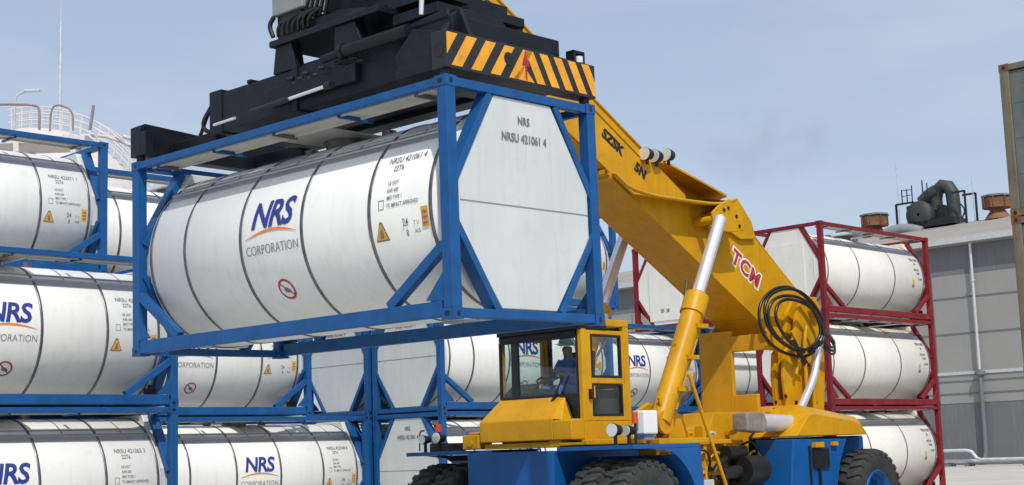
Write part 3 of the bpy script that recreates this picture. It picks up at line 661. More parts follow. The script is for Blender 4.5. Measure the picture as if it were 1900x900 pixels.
# boom supports
near = [(5.30, 2.06), (5.24, 2.67), (5.30, 3.05), (5.62, 3.30), (5.75, 3.75), (6.0, 4.02), (6.38, 4.02), (6.50, 3.6), (6.52, 2.8), (6.40, 2.06)]
c = MB(); mprism(c, near, .44, .52); mprism(c, near, .64, .70); mbox(c, 5.32, 6.38, .52, .64, 2.2, 2.3); mbox(c, 5.6, 5.66, .52, .64, 2.3, 3.2); mbox(c, 6.1, 6.16, .52, .64, 2.3, 3.4)
mprism(c, [(4.90, 2.1), (4.95, 3.3), (5.6, 3.75), (6.0, 4.02), (6.38, 4.02), (6.45, 3.75), (5.9, 3.45), (5.75, 3.1), (5.75, 2.1)], -.72, -.66)
mbox(c, 4.85, 4.93, -.66, -.02, 2.05, 3.45); mbox(c, 4.85, 4.93, -.02, .44, 2.05, 2.40); mbox(c, 4.85, 4.93, -.02, .66, 3.10, 3.36); mbox(c, 4.93, 5.3, .50, .66, 3.10, 3.36)
mbox(c, 4.80, 6.4, -.60, .70, 2.03, 2.12)
c.cyl(L_(6.2, -.80, 3.80), L_(6.2, .80, 3.80), .13, n=24)
c.build('boom_support', yellow, RS, bevel=.012)
c = MB(); c.tube([L_(5.75, .80, 2.3), L_(5.75, .80, 3.2), L_(5.85, .80, 3.5)], .035, 8); c.tube([L_(5.95, .80, 2.1), L_(5.95, .80, 2.9)], .045, 8); c.tube([L_(5.45, .80, 2.7), L_(5.6, .82, 3.1), L_(5.4, .80, 3.4)], .03, 8)
c.build('support_pipe', yellow, RS)

# boom: base section, telescopic section, head
def zt(r): return 6.71-(r-1.13)*.560     # top line of inner section (side near edge)
def zb(r): return 5.68-(r-1.13)*.535
bo = MB()
side = [(1.30, 5.585), (4.95, 3.62), (5.35, 3.30), (5.9, 3.35), (6.45, 3.62), (6.50, 3.98), (5.55, 4.60), (5.02, 4.96), (4.85, 5.18), (4.50, 5.53), (4.12, 5.40), (3.45, 5.37), (1.87, 5.36), (1.42, 5.60)]
mprism(bo, side, .40, .435)
far = [(1.30, 5.585), (4.95, 3.62), (5.35, 3.30), (5.9, 3.35), (6.45, 3.62), (6.50, 3.98), (5.4, 4.90), (5.02, 5.2), (5.35, 5.55), (5.15, 5.76), (3.6, 6.14), (2.7, 6.12), (1.5, 5.75)]
mprism(bo, far, -.435, -.40)
# floor, and a lid strip added to shade the inside behind the notch
bo.add([L_(1.3, -.40, 5.59), L_(1.3, .40, 5.59), L_(4.95, .40, 3.625), L_(4.95, -.40, 3.625), L_(1.3, -.40, 5.66), L_(1.3, .40, 5.66), L_(4.95, .40, 3.70), L_(4.95, -.40, 3.70)],
       [(0, 1, 2, 3), (4, 5, 6, 7), (0, 1, 5, 4), (2, 3, 7, 6)])
bo.add([L_(4.95, -.40, 3.625), L_(4.95, .40, 3.625), L_(5.35, .40, 3.31), L_(5.35, -.40, 3.31)], [(0, 1, 2, 3)])
bo.add([L_(5.35, -.40, 3.31), L_(5.35, .40, 3.31), L_(6.45, .40, 3.63), L_(6.45, -.40, 3.63)], [(0, 1, 2, 3)])
bo.add([L_(2.95, -.398, 6.08), L_(2.95, .10, 6.08), L_(4.80, .10, 5.66), L_(5.10, -.398, 5.66), L_(2.95, -.398, 6.12), L_(2.95, .10, 6.12), L_(4.80, .10, 5.70), L_(5.10, -.398, 5.70)],
       [(0, 1, 2, 3), (4, 5, 6, 7), (0, 1, 5, 4), (1, 2, 6, 5), (2, 3, 7, 6)])
bo.add([L_(4.82, -.40, 5.70), L_(4.50, .40, 5.52), L_(5.03, .40, 4.95), L_(5.03, -.40, 5.17)], [(0, 1, 2, 3)])
bo.add([L_(5.03, -.40, 5.17), L_(5.03, .40, 4.95), L_(6.48, .40, 3.99), L_(6.48, -.40, 3.99)], [(0, 1, 2, 3)])
# collar (front mouth) and notch rim, with a flange added to shade the boom side
bo.tube([L_(1.42, .46, 5.60), L_(1.87, .46, 5.36), L_(3.45, .46, 5.38), L_(4.12, .46, 5.41), L_(4.50, .44, 5.54)], .028, 8)
bo.tube([L_(4.50, .44, 5.54), L_(4.86, .43, 5.19), L_(5.03, .42, 4.97), L_(6.3, .42, 4.10)], .02, 8)
ti = [(1.42, 5.60), (1.87, 5.36), (3.45, 5.375), (4.12, 5.405), (4.50, 5.535)]; to = [(1.10, 5.53), (1.52, 5.29), (3.06, 5.30), (3.72, 5.33), (4.10, 5.45)]
for sg in (1, -1):
    vs = [L_(r, sg*.435, z) for r, z in ti]+[L_(r, sg*.74, z) for r, z in to]+[L_(r, sg*.435, z-.03) for r, z in ti]+[L_(r, sg*.74, z-.03) for r, z in to]
    bo.add(vs, [(i, i+1, 6+i, 5+i) for i in range(4)]+[(10+i, 11+i, 16+i, 15+i) for i in range(4)]+[(5+i, 6+i, 16+i, 15+i) for i in range(4)])
    bo.tube([L_(r, sg*.74, z) for r, z in to], .024, 8)
mbox(bo, 1.36, 1.44, -.44, .44, 5.52, 5.64)
bo.tube([L_(1.45, -.2, 5.95), L_(2.0, .30, 5.92), L_(2.8, .35, 5.95)], .03, 8)
base = bo.build('boom_base', yellow, RS, bevel=.006)
for sg in (1, -1):
    c = MB(); mprism(c, [(4.02, 5.38), (4.50, 5.56), (4.88, 5.20), (4.98, 4.92), (4.55, 4.88), (4.2, 5.0), (3.65, 5.0), (3.6, 5.2)], sg*.44, sg*.50)
    mprism(c, [(3.32, 5.16), (3.50, 5.28), (3.80, 5.42), (3.98, 5.30), (4.14, 5.12), (4.16, 4.94), (3.72, 4.88), (3.34, 4.90)], sg*.80, sg*.84)
    c.cyl(L_(3.40, sg*.44, 5.05), L_(3.40, sg*1.03, 5.05), .07, n=16)
    mprism(c, [(3.6, 5.0), (4.1, 5.3), (4.1, 5.2), (3.7, 4.9)], sg*.5, sg*.80)
    c.build('cylinder_bracket', yellow, base, bevel=.01)
c = MB()
for x, z in ((3.62, 5.22), (3.74, 5.26), (3.95, 5.15), (4.02, 5.0)): c.cyl(L_(x, .84, z), L_(x, .852, z), .03, n=10)
c.build('bolt', dark, base)
# telescopic section
bi = MB()
r0, r1 = -2.4, 3.3
for (la, lb) in ((.34, .36), (-.36, -.34)):
    mprism(bi, [(r0, zb(r0)+.12), (r1, zb(r1)+.12), (r1, zt(r1)), (r0, zt(r0))], la, lb)
bi.add([L_(r0, -.36, zt(r0)), L_(r0, .36, zt(r0)), L_(r1, .36, zt(r1)), L_(r1, -.36, zt(r1)), L_(r0, -.36, zt(r0)-.03), L_(r0, .36, zt(r0)-.03), L_(r1, .36, zt(r1)-.03), L_(r1, -.36, zt(r1)-.03)],
       [(0, 1, 2, 3), (4, 5, 6, 7), (0, 1, 5, 4), (1, 2, 6, 5), (2, 3, 7, 6), (3, 0, 4, 7)])
bi.add([L_(r0, -.36, zb(r0)+.12), L_(r0, .36, zb(r0)+.12), L_(r1, .36, zb(r1)+.12), L_(r1, -.36, zb(r1)+.12), L_(r0, -.36, zb(r0)+.15), L_(r0, .36, zb(r0)+.15), L_(r1, .36, zb(r1)+.15), L_(r1, -.36, zb(r1)+.15)],
       [(0, 1, 2, 3), (4, 5, 6, 7), (0, 1, 5, 4), (1, 2, 6, 5), (2, 3, 7, 6), (3, 0, 4, 7)])
bi.tube([L_(r0, .37, zt(r0)), L_(2.35, .37, zt(2.35))], .022, 6); bi.tube([L_(-1.0, .37, zt(-1.0)-.16), L_(2.3, .37, zt(2.3)-.16)], .012, 6)
tele = bi.build('boom_telescope', yellow, RS, bevel=.006)
c = MB(); c.cyl(L_(-.8, .05, zt(-.8)+.10), L_(1.2, .05, zt(1.2)+.10), .07, n=14); c.cyl(L_(-.9, .05, zt(-.9)+.10), L_(-.7, .05, zt(-.7)+.10), .13, n=14); c.tube([L_(-1.7, .1, zt(-1.7)+.1), L_(-1.2, .15, zt(-1.2)+.2), L_(-.8, .1, zt(-.8)+.12)], .05, 8)
c.build('hose_guide', yellow, tele)
# lettering
def boom_text(body, r, z, size, ang, l, mt, name, parent, xs=1, off=.004, sp=1):
    vs, fs = text_polys(body, size, offset=off, spacing=sp, xs=xs); ca, sa = math.cos(ang), math.sin(ang); mb = MB()
    mb.add([L_(r+a*ca-b*sa*0+b*math.sin(-ang)*1.0*0+(-b*sa), l, z+a*sa+b*ca) for a, b in vs], fs); return mb.build(name, mt, parent)
ang = math.atan2(4.22-4.58, 5.04-4.41)
boom_text('TCM', 4.73, 4.41, .36, ang, .438, signw, 'brand_plate', base, xs=1.12, off=.035, sp=1.04)
boom_text('TCM', 4.73, 4.41, .345, ang, .4405, signr, 'brand_lettering', base, xs=1.12, off=.012, sp=1.07)
boom_text('SZSK', 1.55, 6.10, .20, -R_(29), .364, dark, 'boom_lettering', tele, xs=1.15, off=.012, sp=1.0)
boom_text('5N', 2.18, 5.74, .20, -R_(29), .364, dark, 'boom_lettering', tele, xs=1.1, off=.012)
# boom lamps
for k, (r, l) in enumerate(((2.26, .44), (2.52, .42), (2.82, .42))):
    z = 6.03+(.03 if k == 2 else -.03)
    c = MB(); c.cyl(L_(r-.06, l, z), L_(r+.08, l, z), .105, .08, n=18); mbox(c, r-.03, r+.03, l-.01, l+.01, z-.16, z-.07); lo = c.build('work_lamp', dark, base)
    MB().cyl(L_(r-.075, l, z), L_(r-.062, l, z), .10, n=18).build('lens', lampg, lo)
# boom head (black) down to the rotator: centre of the container
HC = -3.23
c = MB()
for la, lb in ((.28, .34), (-.34, -.28)):
    mprism(c, [(-4.1, 9.2), (-2.2, 8.5), (-1.0, 7.75), (-.9, 7.1), (-1.9, 7.4), (-2.9, 7.55), (-3.6, 7.55), (-4.2, 8.4)], la, lb)
mbox(c, -3.9, -1.6, -.28, .28, 7.9, 8.4)
c.cyl(L_(-3.23, -.6, 7.95), L_(-3.23, .6, 7.95), .16, n=20)
c.tube([L_(-1.1, .42, 7.7), L_(-1.4, .5, 7.2), L_(-2.0, .6, 7.05), L_(-2.8, .6, 7.2)], .035, 8)
c.tube([L_(-1.1, .32, 7.6), L_(-1.5, .42, 7.05), L_(-2.2, .55, 6.95), L_(-3.0, .5, 7.1)], .03, 8)
c.tube([L_(-1.2, -.3, 7.7), L_(-1.5, -.5, 7.2), L_(-2.4, -.6, 7.15)], .04, 8)
hd = c.build('boom_head', black, RS, bevel=.01)
MB().cyl(L_(-2.1, .5, 7.25), L_(-1.95, .55, 8.3), .03, n=12).build('tilt_cylinder_rod', chrome, hd)

# lift cylinders
for sg in (1, -1):
    l = .94*sg; top = Vector(L_(3.37, l, 5.05)); bot = Vector(L_(1.62, l, 1.95)); d = (top-bot).normalized(); ln = (top-bot).length
    c = MB(); c.cyl(bot, bot+d*ln*.60, .160, n=28); c.cyl(bot+d*(ln*.60-.32), bot+d*ln*.60, .185, n=28); c.cyl(bot+d*(ln*.60), bot+d*(ln*.60+.05), .15, .12, n=28)
    c.cyl(bot+Vector((0, -.12, 0)), bot+Vector((0, .12, 0)), .17, n=20)
    c.box(bot+d*ln*.36+Vector((-.2, -.03, -.02)), bot+d*ln*.36+Vector((.2, .03, .02)))
    cy = c.build('lift_cylinder', yellow, RS)
    c = MB(); c.cyl(bot+d*ln*.6, top, .098, n=28); c.build('piston_rod', chrome, cy)
    c = MB(); off = Vector(L_(.19, .07*sg, 0)); c.tube([bot+off+d*.2, bot+off+d*ln*.55, bot+off*.8+d*(ln*.6)], .028, 8)
    off2 = Vector(L_(.17, -.09*sg, 0)); c.tube([bot+off2+d*.1, bot+off2+d*ln*.35, bot+off2*1.5+d*ln*.42, bot+off2+d*ln*.5], .02, 8)
    for k in (.15, .3, .45): c.box(bot+d*ln*k+Vector((-.03, -.2, -.03)), bot+d*ln*k+Vector((.23, .2, .03)))
    c.build('cylinder_pipe', yellow, cy)
# hose loops at the pivot
c = MB()
for k in range(4):
    ra = (.58, .52, .46, .40)[k]; rz = (.55, .49, .43, .37)[k]; pts = []; dx_ = (.0, .04, -.05, .03)[k]; dz_ = (.0, .03, -.02, -.05)[k]; ph = (.0, .2, -.15, .3)[k]
    for i in range(44):
        t = R_(-60+360*i/42*.95); pts.append(L_(5.40+dx_+ra*1.3*math.cos(t)+.10*math.sin(t+ph)+.02*math.sin(3*t+k), .80+.05*k+.10*math.cos(t+ph), 3.55+dz_+rz*math.sin(t)-.14*math.cos(t+ph*.3)+.012*math.cos(4*t+k)))
    c.tube(pts, .027, 8)
for k in range(3): c.tube([L_(6.05+.03*k, .90, 3.3-.06*k), L_(6.5, .9, 3.12-.06*k), L_(6.65, .85, 3.3-.05*k), L_(6.5, .6, 3.6)], .019, 8)
for k in range(4): c.tube([L_(5.35+.03*k, .82, 3.25), L_(5.55+.04*k, .84, 2.95), L_(5.75+.04*k, .80, 2.85)], .02, 8)
c.build('hydraulic_hose', hosem, RS)
# exhaust
c = MB(); c.cyl(L_(3.95, 1.0, 1.93), L_(5.05, 1.0, 1.90), .135, n=26); c.build('muffler', silver, RS, bevel=.01)
c = MB(); mprism(c, [(3.50, 1.80), (3.97, 1.77), (4.05, 1.93), (3.97, 2.08), (3.50, 2.08)], .86, 1.14); c.build('muffler_box', muffm, RS, bevel=.03)
c = MB(); c.tube([L_(4.95, .98, 1.92), L_(5.15, .95, 2.0), L_(5.55, .93, 2.38), L_(5.80, .92, 2.66), L_(5.88, .92, 2.85), L_(6.08, .92, 3.32)], .065, 14); c.build('exhaust_pipe', chrome, RS)

# ---- cab : r .25..1.25, l -1.0..0.74, z 1.95..3.3
cab = MB()
CR0, CR1, CL0, CL1, CZ0, CZ1 = .22, 1.25, -.84, .74, 1.72, 3.36
# posts and sills
def post(mb, r0, r1, l0, l1, z0, z1): return mbox(mb, r0, r1, l0, l1, z0, z1)
post(cab, CR0, CR0+.10, CL1-.08, CL1, 1.98, 3.26)          # near front post
post(cab, CR1-.12, CR1, CL1-.08, CL1, 1.98, 3.30)          # near rear post
post(cab, CR1-.10, CR1, CL0, CL0+.08, 1.98, 3.30)
post(cab, CR0, CR1, CL0, CL1, 1.72, 1.98)                   # floor band
post(cab, CR0+.55, CR1, CL0, CL1, 3.30, 3.40)               # rear roof
post(cab, CR1-.06, CR1-.01, CL0+.081, CL1-.081, 1.98, 2.45)       # rear lower wall
co = cab.build('cab', yellow, RS, bevel=.012)
c = MB(); post(c, CR0-.04, CR0+.548, CL0, CL1, 3.24, 3.30); post(c, CR0-.02, CR0+.02, CL0+.02, CL1-.1, 3.16, 3.239)
c.build('cab_roof', black, co, bevel=.01)
# front hood below the windscreen
c = MB(); hl0, hl1 = -1.0, .40
hp = [(-.06, 1.74), (-.06, 2.03), (.218, 2.34), (.218, 1.74)]
vs = [L_(-.06, hl0, 1.74), L_(-.06, hl0, 2.03), L_(.218, hl0+.17, 2.34), L_(.218, hl0, 1.74), L_(.218, hl0, 2.05)]
vs += [L_(r, hl1, z) for r, z in hp]
c.add(vs, [(0, 1, 4, 3), (1, 2, 4), (0, 5, 6, 1), (1, 6, 7, 2), (2, 7, 8, 3, 4), (0, 3, 8, 5), (5, 8, 7, 6)])
mprism(c, [(-.06, 1.74), (-.06, 2.0), (.0, 2.02), (.218, 2.02), (.218, 1.74)], hl1, CL1)
c.add([L_(-.06, hl1, 2.03), L_(.218, hl1, 2.34), L_(.218, hl1, 2.02), L_(.0, hl1+.12, 2.02), L_(.218, hl1+.12, 2.021)], [(0, 1, 3), (1, 4, 3)])
c.build('cab_hood', yellow, co, bevel=.015)
c = MB(); mbox(c, -.02, .9, -.95, .30, 1.645, 1.72); mbox(c, -.03, .2, .30, .5, 1.645, 1.74); mbox(c, -.05, 1.2, .9, 1.0, 1.66, 1.73); mbox(c, -.05, 1.2, .50, .9, 1.66, 1.70)
c.build('cab_base', yellow, RS, bevel=.01)
c = MB(); mbox(c, -.07, .22, -1.35, -1.02, 1.65, 1.86); c.cyl(L_(-.09, -1.18, 1.74), L_(-.07, -1.18, 1.74), .05, n=12); mbox(c, .0, .16, -1.28, -1.1, 1.86, 1.9); c.build('cab_mount', yellow, RS, bevel=.02)
# window rubber + glass
c = MB(); b_ = .03
def frame_lz(mb, r, l0, l1, z0, z1, w=.03, t=.02):
    mbox(mb, r-t, r+t, l0, l0+w, z0, z1); mbox(mb, r-t, r+t, l1-w, l1, z0, z1); mbox(mb, r-t, r+t, l0+w, l1-w, z1-w, z1); mbox(mb, r-t, r+t, l0+w, l1-w, z0, z0+w)
frame_lz(c, CR0+.02, CL0+.0, CL1-.085, 2.34, 3.16)
mbox(c, CR0+.0, CR0+.04, -.60, -.47, 2.36, 3.14)
mbox(c, CR0-.0, CR0+.03, CL1-.115, CL1-.086, 2.0, 2.34); 
c.tube([L_(CR0-.01, .30, 2.36), L_(CR0-.01, .42, 2.30), L_(CR0-.01, .52, 2.04), L_(CR0-.01, .56, 2.0), L_(CR0-.01, .66, 2.0)], .014, 6)
fw = c.build('windscreen_frame', dark, co)
c = MB(); mbox(c, CR0+.012, CR0+.018, CL0+.03, CL1-.11, 2.37, 3.13); c.add([L_(CR0+.015, .40, 2.34), L_(CR0+.015, .63, 2.34), L_(CR0+.015, .63, 2.0), L_(CR0+.015, .54, 2.0)], [(0, 1, 2, 3)]); c.build('windscreen', glass, fw)
c = MB(); c.bar(L_(CR0-.05, .10, 2.12), L_(CR0-.05, .30, 2.40), .035, .03, side=(1, 0, 0)); c.bar(L_(CR0-.07, .06, 2.08), L_(CR0-.07, .16, 2.22), .05, .02, side=(1, 0, 0)); c.tube([L_(CR0-.05, .28, 2.38), L_(CR0-.05, .42, 2.62)], .012, 6); c.build('wiper', dark, fw)
# door (near side)
d = MB(); lz = CL1-.03
def frame_rz(mb, l, r0, r1, z0, z1, w, t=.015):
    mbox(mb, r0, r0+w, l-t, l+t, z0, z1); mbox(mb, r1-w, r1, l-t, l+t, z0, z1); mbox(mb, r0+w, r1-w, l-t, l+t, z1-w, z1); mbox(mb, r0+w, r1-w, l-t, l+t, z0, z0+w)
D0, D1 = CR0+.10, CR1-.12
mbox(d, D0, D0+.10, lz-.02, lz+.02, 1.985, 3.24); mbox(d, D1-.05, D1, lz-.02, lz+.02, 1.985, 3.24); mbox(d, D0+.1, D1-.05, lz-.02, lz+.02, 3.18, 3.24)
mbox(d, D0+.1, D1-.05, lz-.02, lz+.02, 2.50, 2.58); mbox(d, D0+.1, D1-.05, lz-.02, lz+.02, 1.985, 2.05); mbox(d, D0+.1, D0+.17, lz-.02, lz+.02, 2.30, 2.50)
do = d.build('door', yellow, co, bevel=.008)
for z0, z1 in ((2.58, 3.18), (2.05, 2.50)):
    f = MB(); frame_rz(f, lz, D0+.102 if z0 > 2.2 else D0+.102, D1-.052, z0+.002, z1-.002, .03, .024); f.build('window_frame', dark, do)
    f = MB(); mbox(f, D0+.13, D1-.08, lz-.003, lz+.003, z0+.03, z1-.03); f.build('window', glass, do)
f = MB(); mbox(f, D0+.02, D0+.06, lz+.02, lz+.06, 2.28, 2.42); f.build('handle', dark, do)
# far side frame and rear window, interior
f = MB(); frame_rz(f, CL0+.02, CR0+.04, CR1-.10, 1.98, 3.24, .05, .02); f.build('side_window_frame', yellow, co)
f = MB(); mbox(f, CR0+.09, CR1-.15, CL0+.018, CL0+.024, 2.03, 3.19); f.build('side_window', glass, co)
f = MB(); frame_lz(f, CR1-.035, CL0+.08, CL1-.08, 2.45, 3.30, .05, .02); mbox(f, CR1-.05, CR1-.02, -.20, -.08, 2.5, 3.25); f.build('rear_window_frame', dark, co)
f = MB(); mprism(f, [(.26, 2.36), (.26, 2.42), (.46, 2.56), (.50, 2.36), (.40, 2.0), (.30, 2.0)], -.80, -.30)
mbox(f, .30, .42, -.30, .12, 2.2, 2.46); f.tube([L_(.40, -.16, 2.2), L_(.52, -.16, 2.60)], .03, 8); mbox(f, .7, 1.1, .48, .62, 2.0, 2.42); mbox(f, .75, 1.15, -.62, -.48, 2.0, 2.5)
f.build('dashboard', seatm, co, bevel=.01)
f = MB(); n = 24; cc_ = Vector(L_(.54, -.16, 2.63)); nx = Vector(L_(.45, 0, -1)).normalized(); ax = Vector((0, 1, 0)); ay = nx.cross(ax)
f.tube([cc_+ax*.19*math.cos(2*math.pi*i/n)+ay*.19*math.sin(2*math.pi*i/n) for i in range(n+1)], .014, 6); f.tube([cc_-ax*.18, cc_+ax*.18], .010, 6); f.tube([cc_, cc_+ay*.18], .010, 6)
f.build('steering_wheel', dark, co)
f = MB(); mbox(f, .66, 1.10, -.28, .20, 2.22, 2.36); mprism(f, [(1.02, 2.36), (1.12, 2.36), (1.20, 3.0), (1.12, 3.02)], -.26, .18); mbox(f, .7, 1.05, -.2, .12, 1.985, 2.22)
f.build('seat', seatm, co, bevel=.03)
f = MB(); f.cyl(L_(1.0, .5, 3.41), L_(1.0, .5, 3.50), .07, n=14); f.build('roof_lamp', greybox, co)
# white electric box, lamps
c = MB(); mbox(c, .66, .96, 1.20, 1.42, 1.78, 2.10); bx = c.build('control_box', signw, RS, bevel=.02)
c = MB(); mbox(c, .645, .66, 1.29, 1.32, 1.84, 2.0); mbox(c, .70, .92, 1.25, 1.38, 1.70, 1.78); c.build('box_mark', lgrey, bx)
def lamp(r, l, z, R0=.095):
    c = MB(); c.cyl(L_(r-.02, l, z), L_(r+.12, l, z), R0, R0*.7, n=20); mbox(c, r+.02, r+.06, l-.015, l+.015, z-.22, z-R0*.8); lo = c.build('headlight', dark, RS)
    MB().cyl(L_(r-.035, l, z), L_(r-.022, l, z), R0*.92, n=20).build('lens', lampg, lo)
lamp(-.10, 1.50, 1.84); lamp(.12, 1.55, 1.83, .075); lamp(-.15, -1.78, 1.84, .085); lamp(-.30, -1.92, 1.82, .07)
c = MB(); c.cyl(L_(-.05, -1.85, 1.93), L_(-.05, -1.85, 2.04), .045, n=12); c.build('turn_signal', amber, RS)
c = MB(); c.cyl(L_(.30, 1.55, 1.92), L_(.30, 1.55, 2.08), .04, n=12); c.build('turn_signal', amber, RS)
c = MB(); mbox(c, -.1, .25, -2.0, -1.6, 1.64, 1.76); c.tube([L_(-.28, -2.02, 1.66), L_(-.28, -2.02, 1.95), L_(-.28, -1.92, 1.95)], .012, 6); c.tube([L_(.30, 1.55, 1.64), L_(.30, 1.55, 1.95)], .02, 6); c.tube([L_(-.05, -1.85, 1.7), L_(-.05, -1.85, 1.95)], .02, 6)
c.build('lamp_bracket', dark, RS)

# ------------------------------------------------------------------ spreader (container coordinates -> machine coordinates)
CX = MM.inverted() @ SUSP
X = lambda s_: LEN-s_
def sp(): return MB(CX)
c = sp()
c.box((X(.25), .38, 2.80), (X(4.75), .66, 3.32)); c.box((X(.25), 1.78, 2.80), (X(4.75), 2.06, 3.32))
c.box((X(.5), .66, 2.86), (X(4.6), 1.78, 2.96))
c.box((X(.22), .34, 2.74), (X(1.10), 2.10, 3.36)); c.box((X(1.10), .36, 3.10), (X(1.16), .70, 3.36))
c.box((X(4.52), .36, 2.78), (X(4.78), 2.08, 3.36)); c.box((X(2.95), .35, 2.78), (X(3.05), .69, 3.36)); c.box((X(3.9), .37, 3.32), (X(3.98), .67, 3.37))
c.box((X(1.8), .30, 2.92), (X(3.5), .38, 3.14))
spr = c.build('spreader', black, RS, bevel=.012)
for xa_, xb_, y_ in ((4.75, 5.90, .44), (4.75, 5.90, 1.84), (.1, .25, .44), (.1, .25, 1.84)):
    c = sp(); c.box((X(xa_), y_, 2.70), (X(xb_), y_+.16, 2.86)); c.build('telescopic_beam', black, spr, bevel=.01)
# end beams
c = sp(); c.prism([(0, 2.66), (WID, 2.66), (WID, 3.06), (1.5, 3.07), (0.0, 3.07)], 0, X(.20), X(-.02))
e1 = c.build('end_beam', hblk, spr, bevel=.008)
c = sp(); c.prism([(0, 2.66), (WID, 2.66), (WID, 3.08), (2.35, 3.10), (1.3, 3.02), (.08, 3.10), (0, 3.06)], 0, X(6.08), X(5.84)); c.box((X(5.84), .0, 2.66), (X(5.72), .12, 2.98))
c.build('end_beam', black, spr, bevel=.008)
# chevrons (0.4 m tall plate): slant away from the centre arrow
c = sp(); z0, z1 = 2.69, 3.045; xf_ = X(-.022); 
def stripe(w0, w1, sl):
    # parallelogram between z0 and z1: lower edge w0..w1, upper edge shifted by sl, clipped to 0..WID
    pts = [(w0, z0), (w1, z0), (w1+sl, z1), (w0+sl, z1)]
    out = []
    lo, hi = .012, WID-.012
    for a in range(4):
        p, q = pts[a], pts[(a+1) % 4]
        for bound, sgn in ((lo, 1), (hi, -1)): pass
        out.append(p)
    def clip(poly, b, sgn):
        res = []
        for i in range(len(poly)):
            p, q = poly[i], poly[(i+1) % len(poly)]
            ip, iq = sgn*(p[0]-b) >= 0, sgn*(q[0]-b) >= 0
            if ip: res.append(p)
            if ip != iq:
                t = (b-p[0])/(q[0]-p[0]); res.append((b, p[1]+t*(q[1]-p[1])))
        return res
    poly = clip(clip(out, lo, 1), hi, -1)
    if len(poly) > 2: c.prism(poly, 0, xf_, xf_+.003)
for k in range(5): stripe(-.22+.295*k, -.065+.295*k, .24)
for k in range(5): stripe(1.42+.24*k, 1.555+.24*k, -.19)
c.prism([(1.03, z0), (1.37, z0), (1.20, z0+.17)], 0, xf_, xf_+.003)
c.build('hazard_stripe', hyel, e1)
c = sp(); c.prism([(1.225, z0+.01), (1.25, z0+.01), (1.25, z0+.17), (1.30, z0+.17), (1.235, z1-.01), (1.17, z0+.17), (1.225, z0+.17)], 0, xf_+.003, xf_+.006); c.build('centre_arrow', hred, e1)
c = sp(); n = 18; 
c.cyl((X(-.020), .96, 2.90), (X(-.030), .96, 2.90), .075, n=18); c.build('beam_hole', dark, e1)
for yy in (.09, WID-.09):
    for ss in (.09, LEN-.09):
        c = sp(); c.cyl((X(ss), yy, 2.592), (X(ss), yy, 2.68), .06, n=12); c.build('twistlock', dark, spr)
c = sp(); c.box((X(.16), 2.14, 3.072), (X(.04), 2.18, 3.20)); c.box((X(.16), 2.30, 3.072), (X(.04), 2.34, 3.20)); c.box((X(.16), 2.14, 3.19), (X(.04), 2.34, 3.22)); c.build('lamp_guard', black, spr)
c = sp(); c.cyl((X(.05), 2.24, 3.075), (X(.05), 2.24, 3.15), .05, n=12); c.build('marker_lamp', lampg, spr)
# side plates of the near end: big plate and hole, trapezoid gantry
c = sp(); c.prism([(.18, 3.06), (.45, 3.42), (.60, 3.46), (1.15, 3.43), (1.35, 3.28), (1.85, 3.06)], 0, X(.34), X(.24)); c.prism([(X(.25), 3.30), (X(1.15), 3.30), (X(1.15), 3.36), (X(.30), 3.44)], 1, .34, .38)
c.box((X(.21), .02, 2.67), (X(.80), .30, 2.80)); c.prism([(X(.02), 2.68), (X(.75), 2.68), (X(.85), 2.95), (X(.55), 3.20), (X(.02), 3.06)], 1, .06, .12)
c.prism([(X(.02), 3.02), (X(.3), 3.02), (X(.3), 3.42), (X(.2), 3.44)], 1, .44, .50)
c.build('gantry_plate', black, spr, bevel=.008)
c = sp(); c.cyl((X(.09), -.005, 2.87), (X(.09), .0, 2.87), .085, n=20); c.build('plate_hole', dark, spr)
c = sp(); c.cyl((X(.80), .24, 3.28), (X(1.95), .24, 3.28), .075, n=20); c.cyl((X(1.95), .24, 3.28), (X(2.3), .24, 3.26), .05, n=16); c.cyl((X(1.9), .24, 3.28), (X(1.97), .24, 3.28), .09, n=16)
c.build('extension_cylinder', black, spr)
c = sp(); c.cyl((X(2.15), .16, 2.90), (X(2.85), .16, 2.88), .022, n=10); c.cyl((X(4.0), .20, 2.86), (X(4.45), .20, 2.85), .018, n=10); c.build('slide_rod', chrome, spr)
c = sp(); c.cyl((X(2.05), .16, 2.90), (X(2.16), .16, 2.90), .05, n=12); c.cyl((X(2.85), .16, 2.88), (X(3.6), .16, 2.86), .035, n=12)
for k in range(14): c.cyl((X(1.7+.1*k), .34, 3.15+.05*math.sin(k*2)), (X(1.76+.1*k), .30, 3.15+.05*math.sin(k*2)), .025, n=8)
c.tube([(X(4.8), .42, 3.2), (X(5.0), .40, 3.0), (X(5.0), .45, 2.9), (X(4.8), .4, 2.85)], .03, 6); c.tube([(X(4.85), .5, 3.3), (X(4.95), .45, 3.1), (X(5.08), .45, 2.9), (X(5.3), .5, 2.75)], .025, 6)
c.build('spreader_hose', dark, spr)
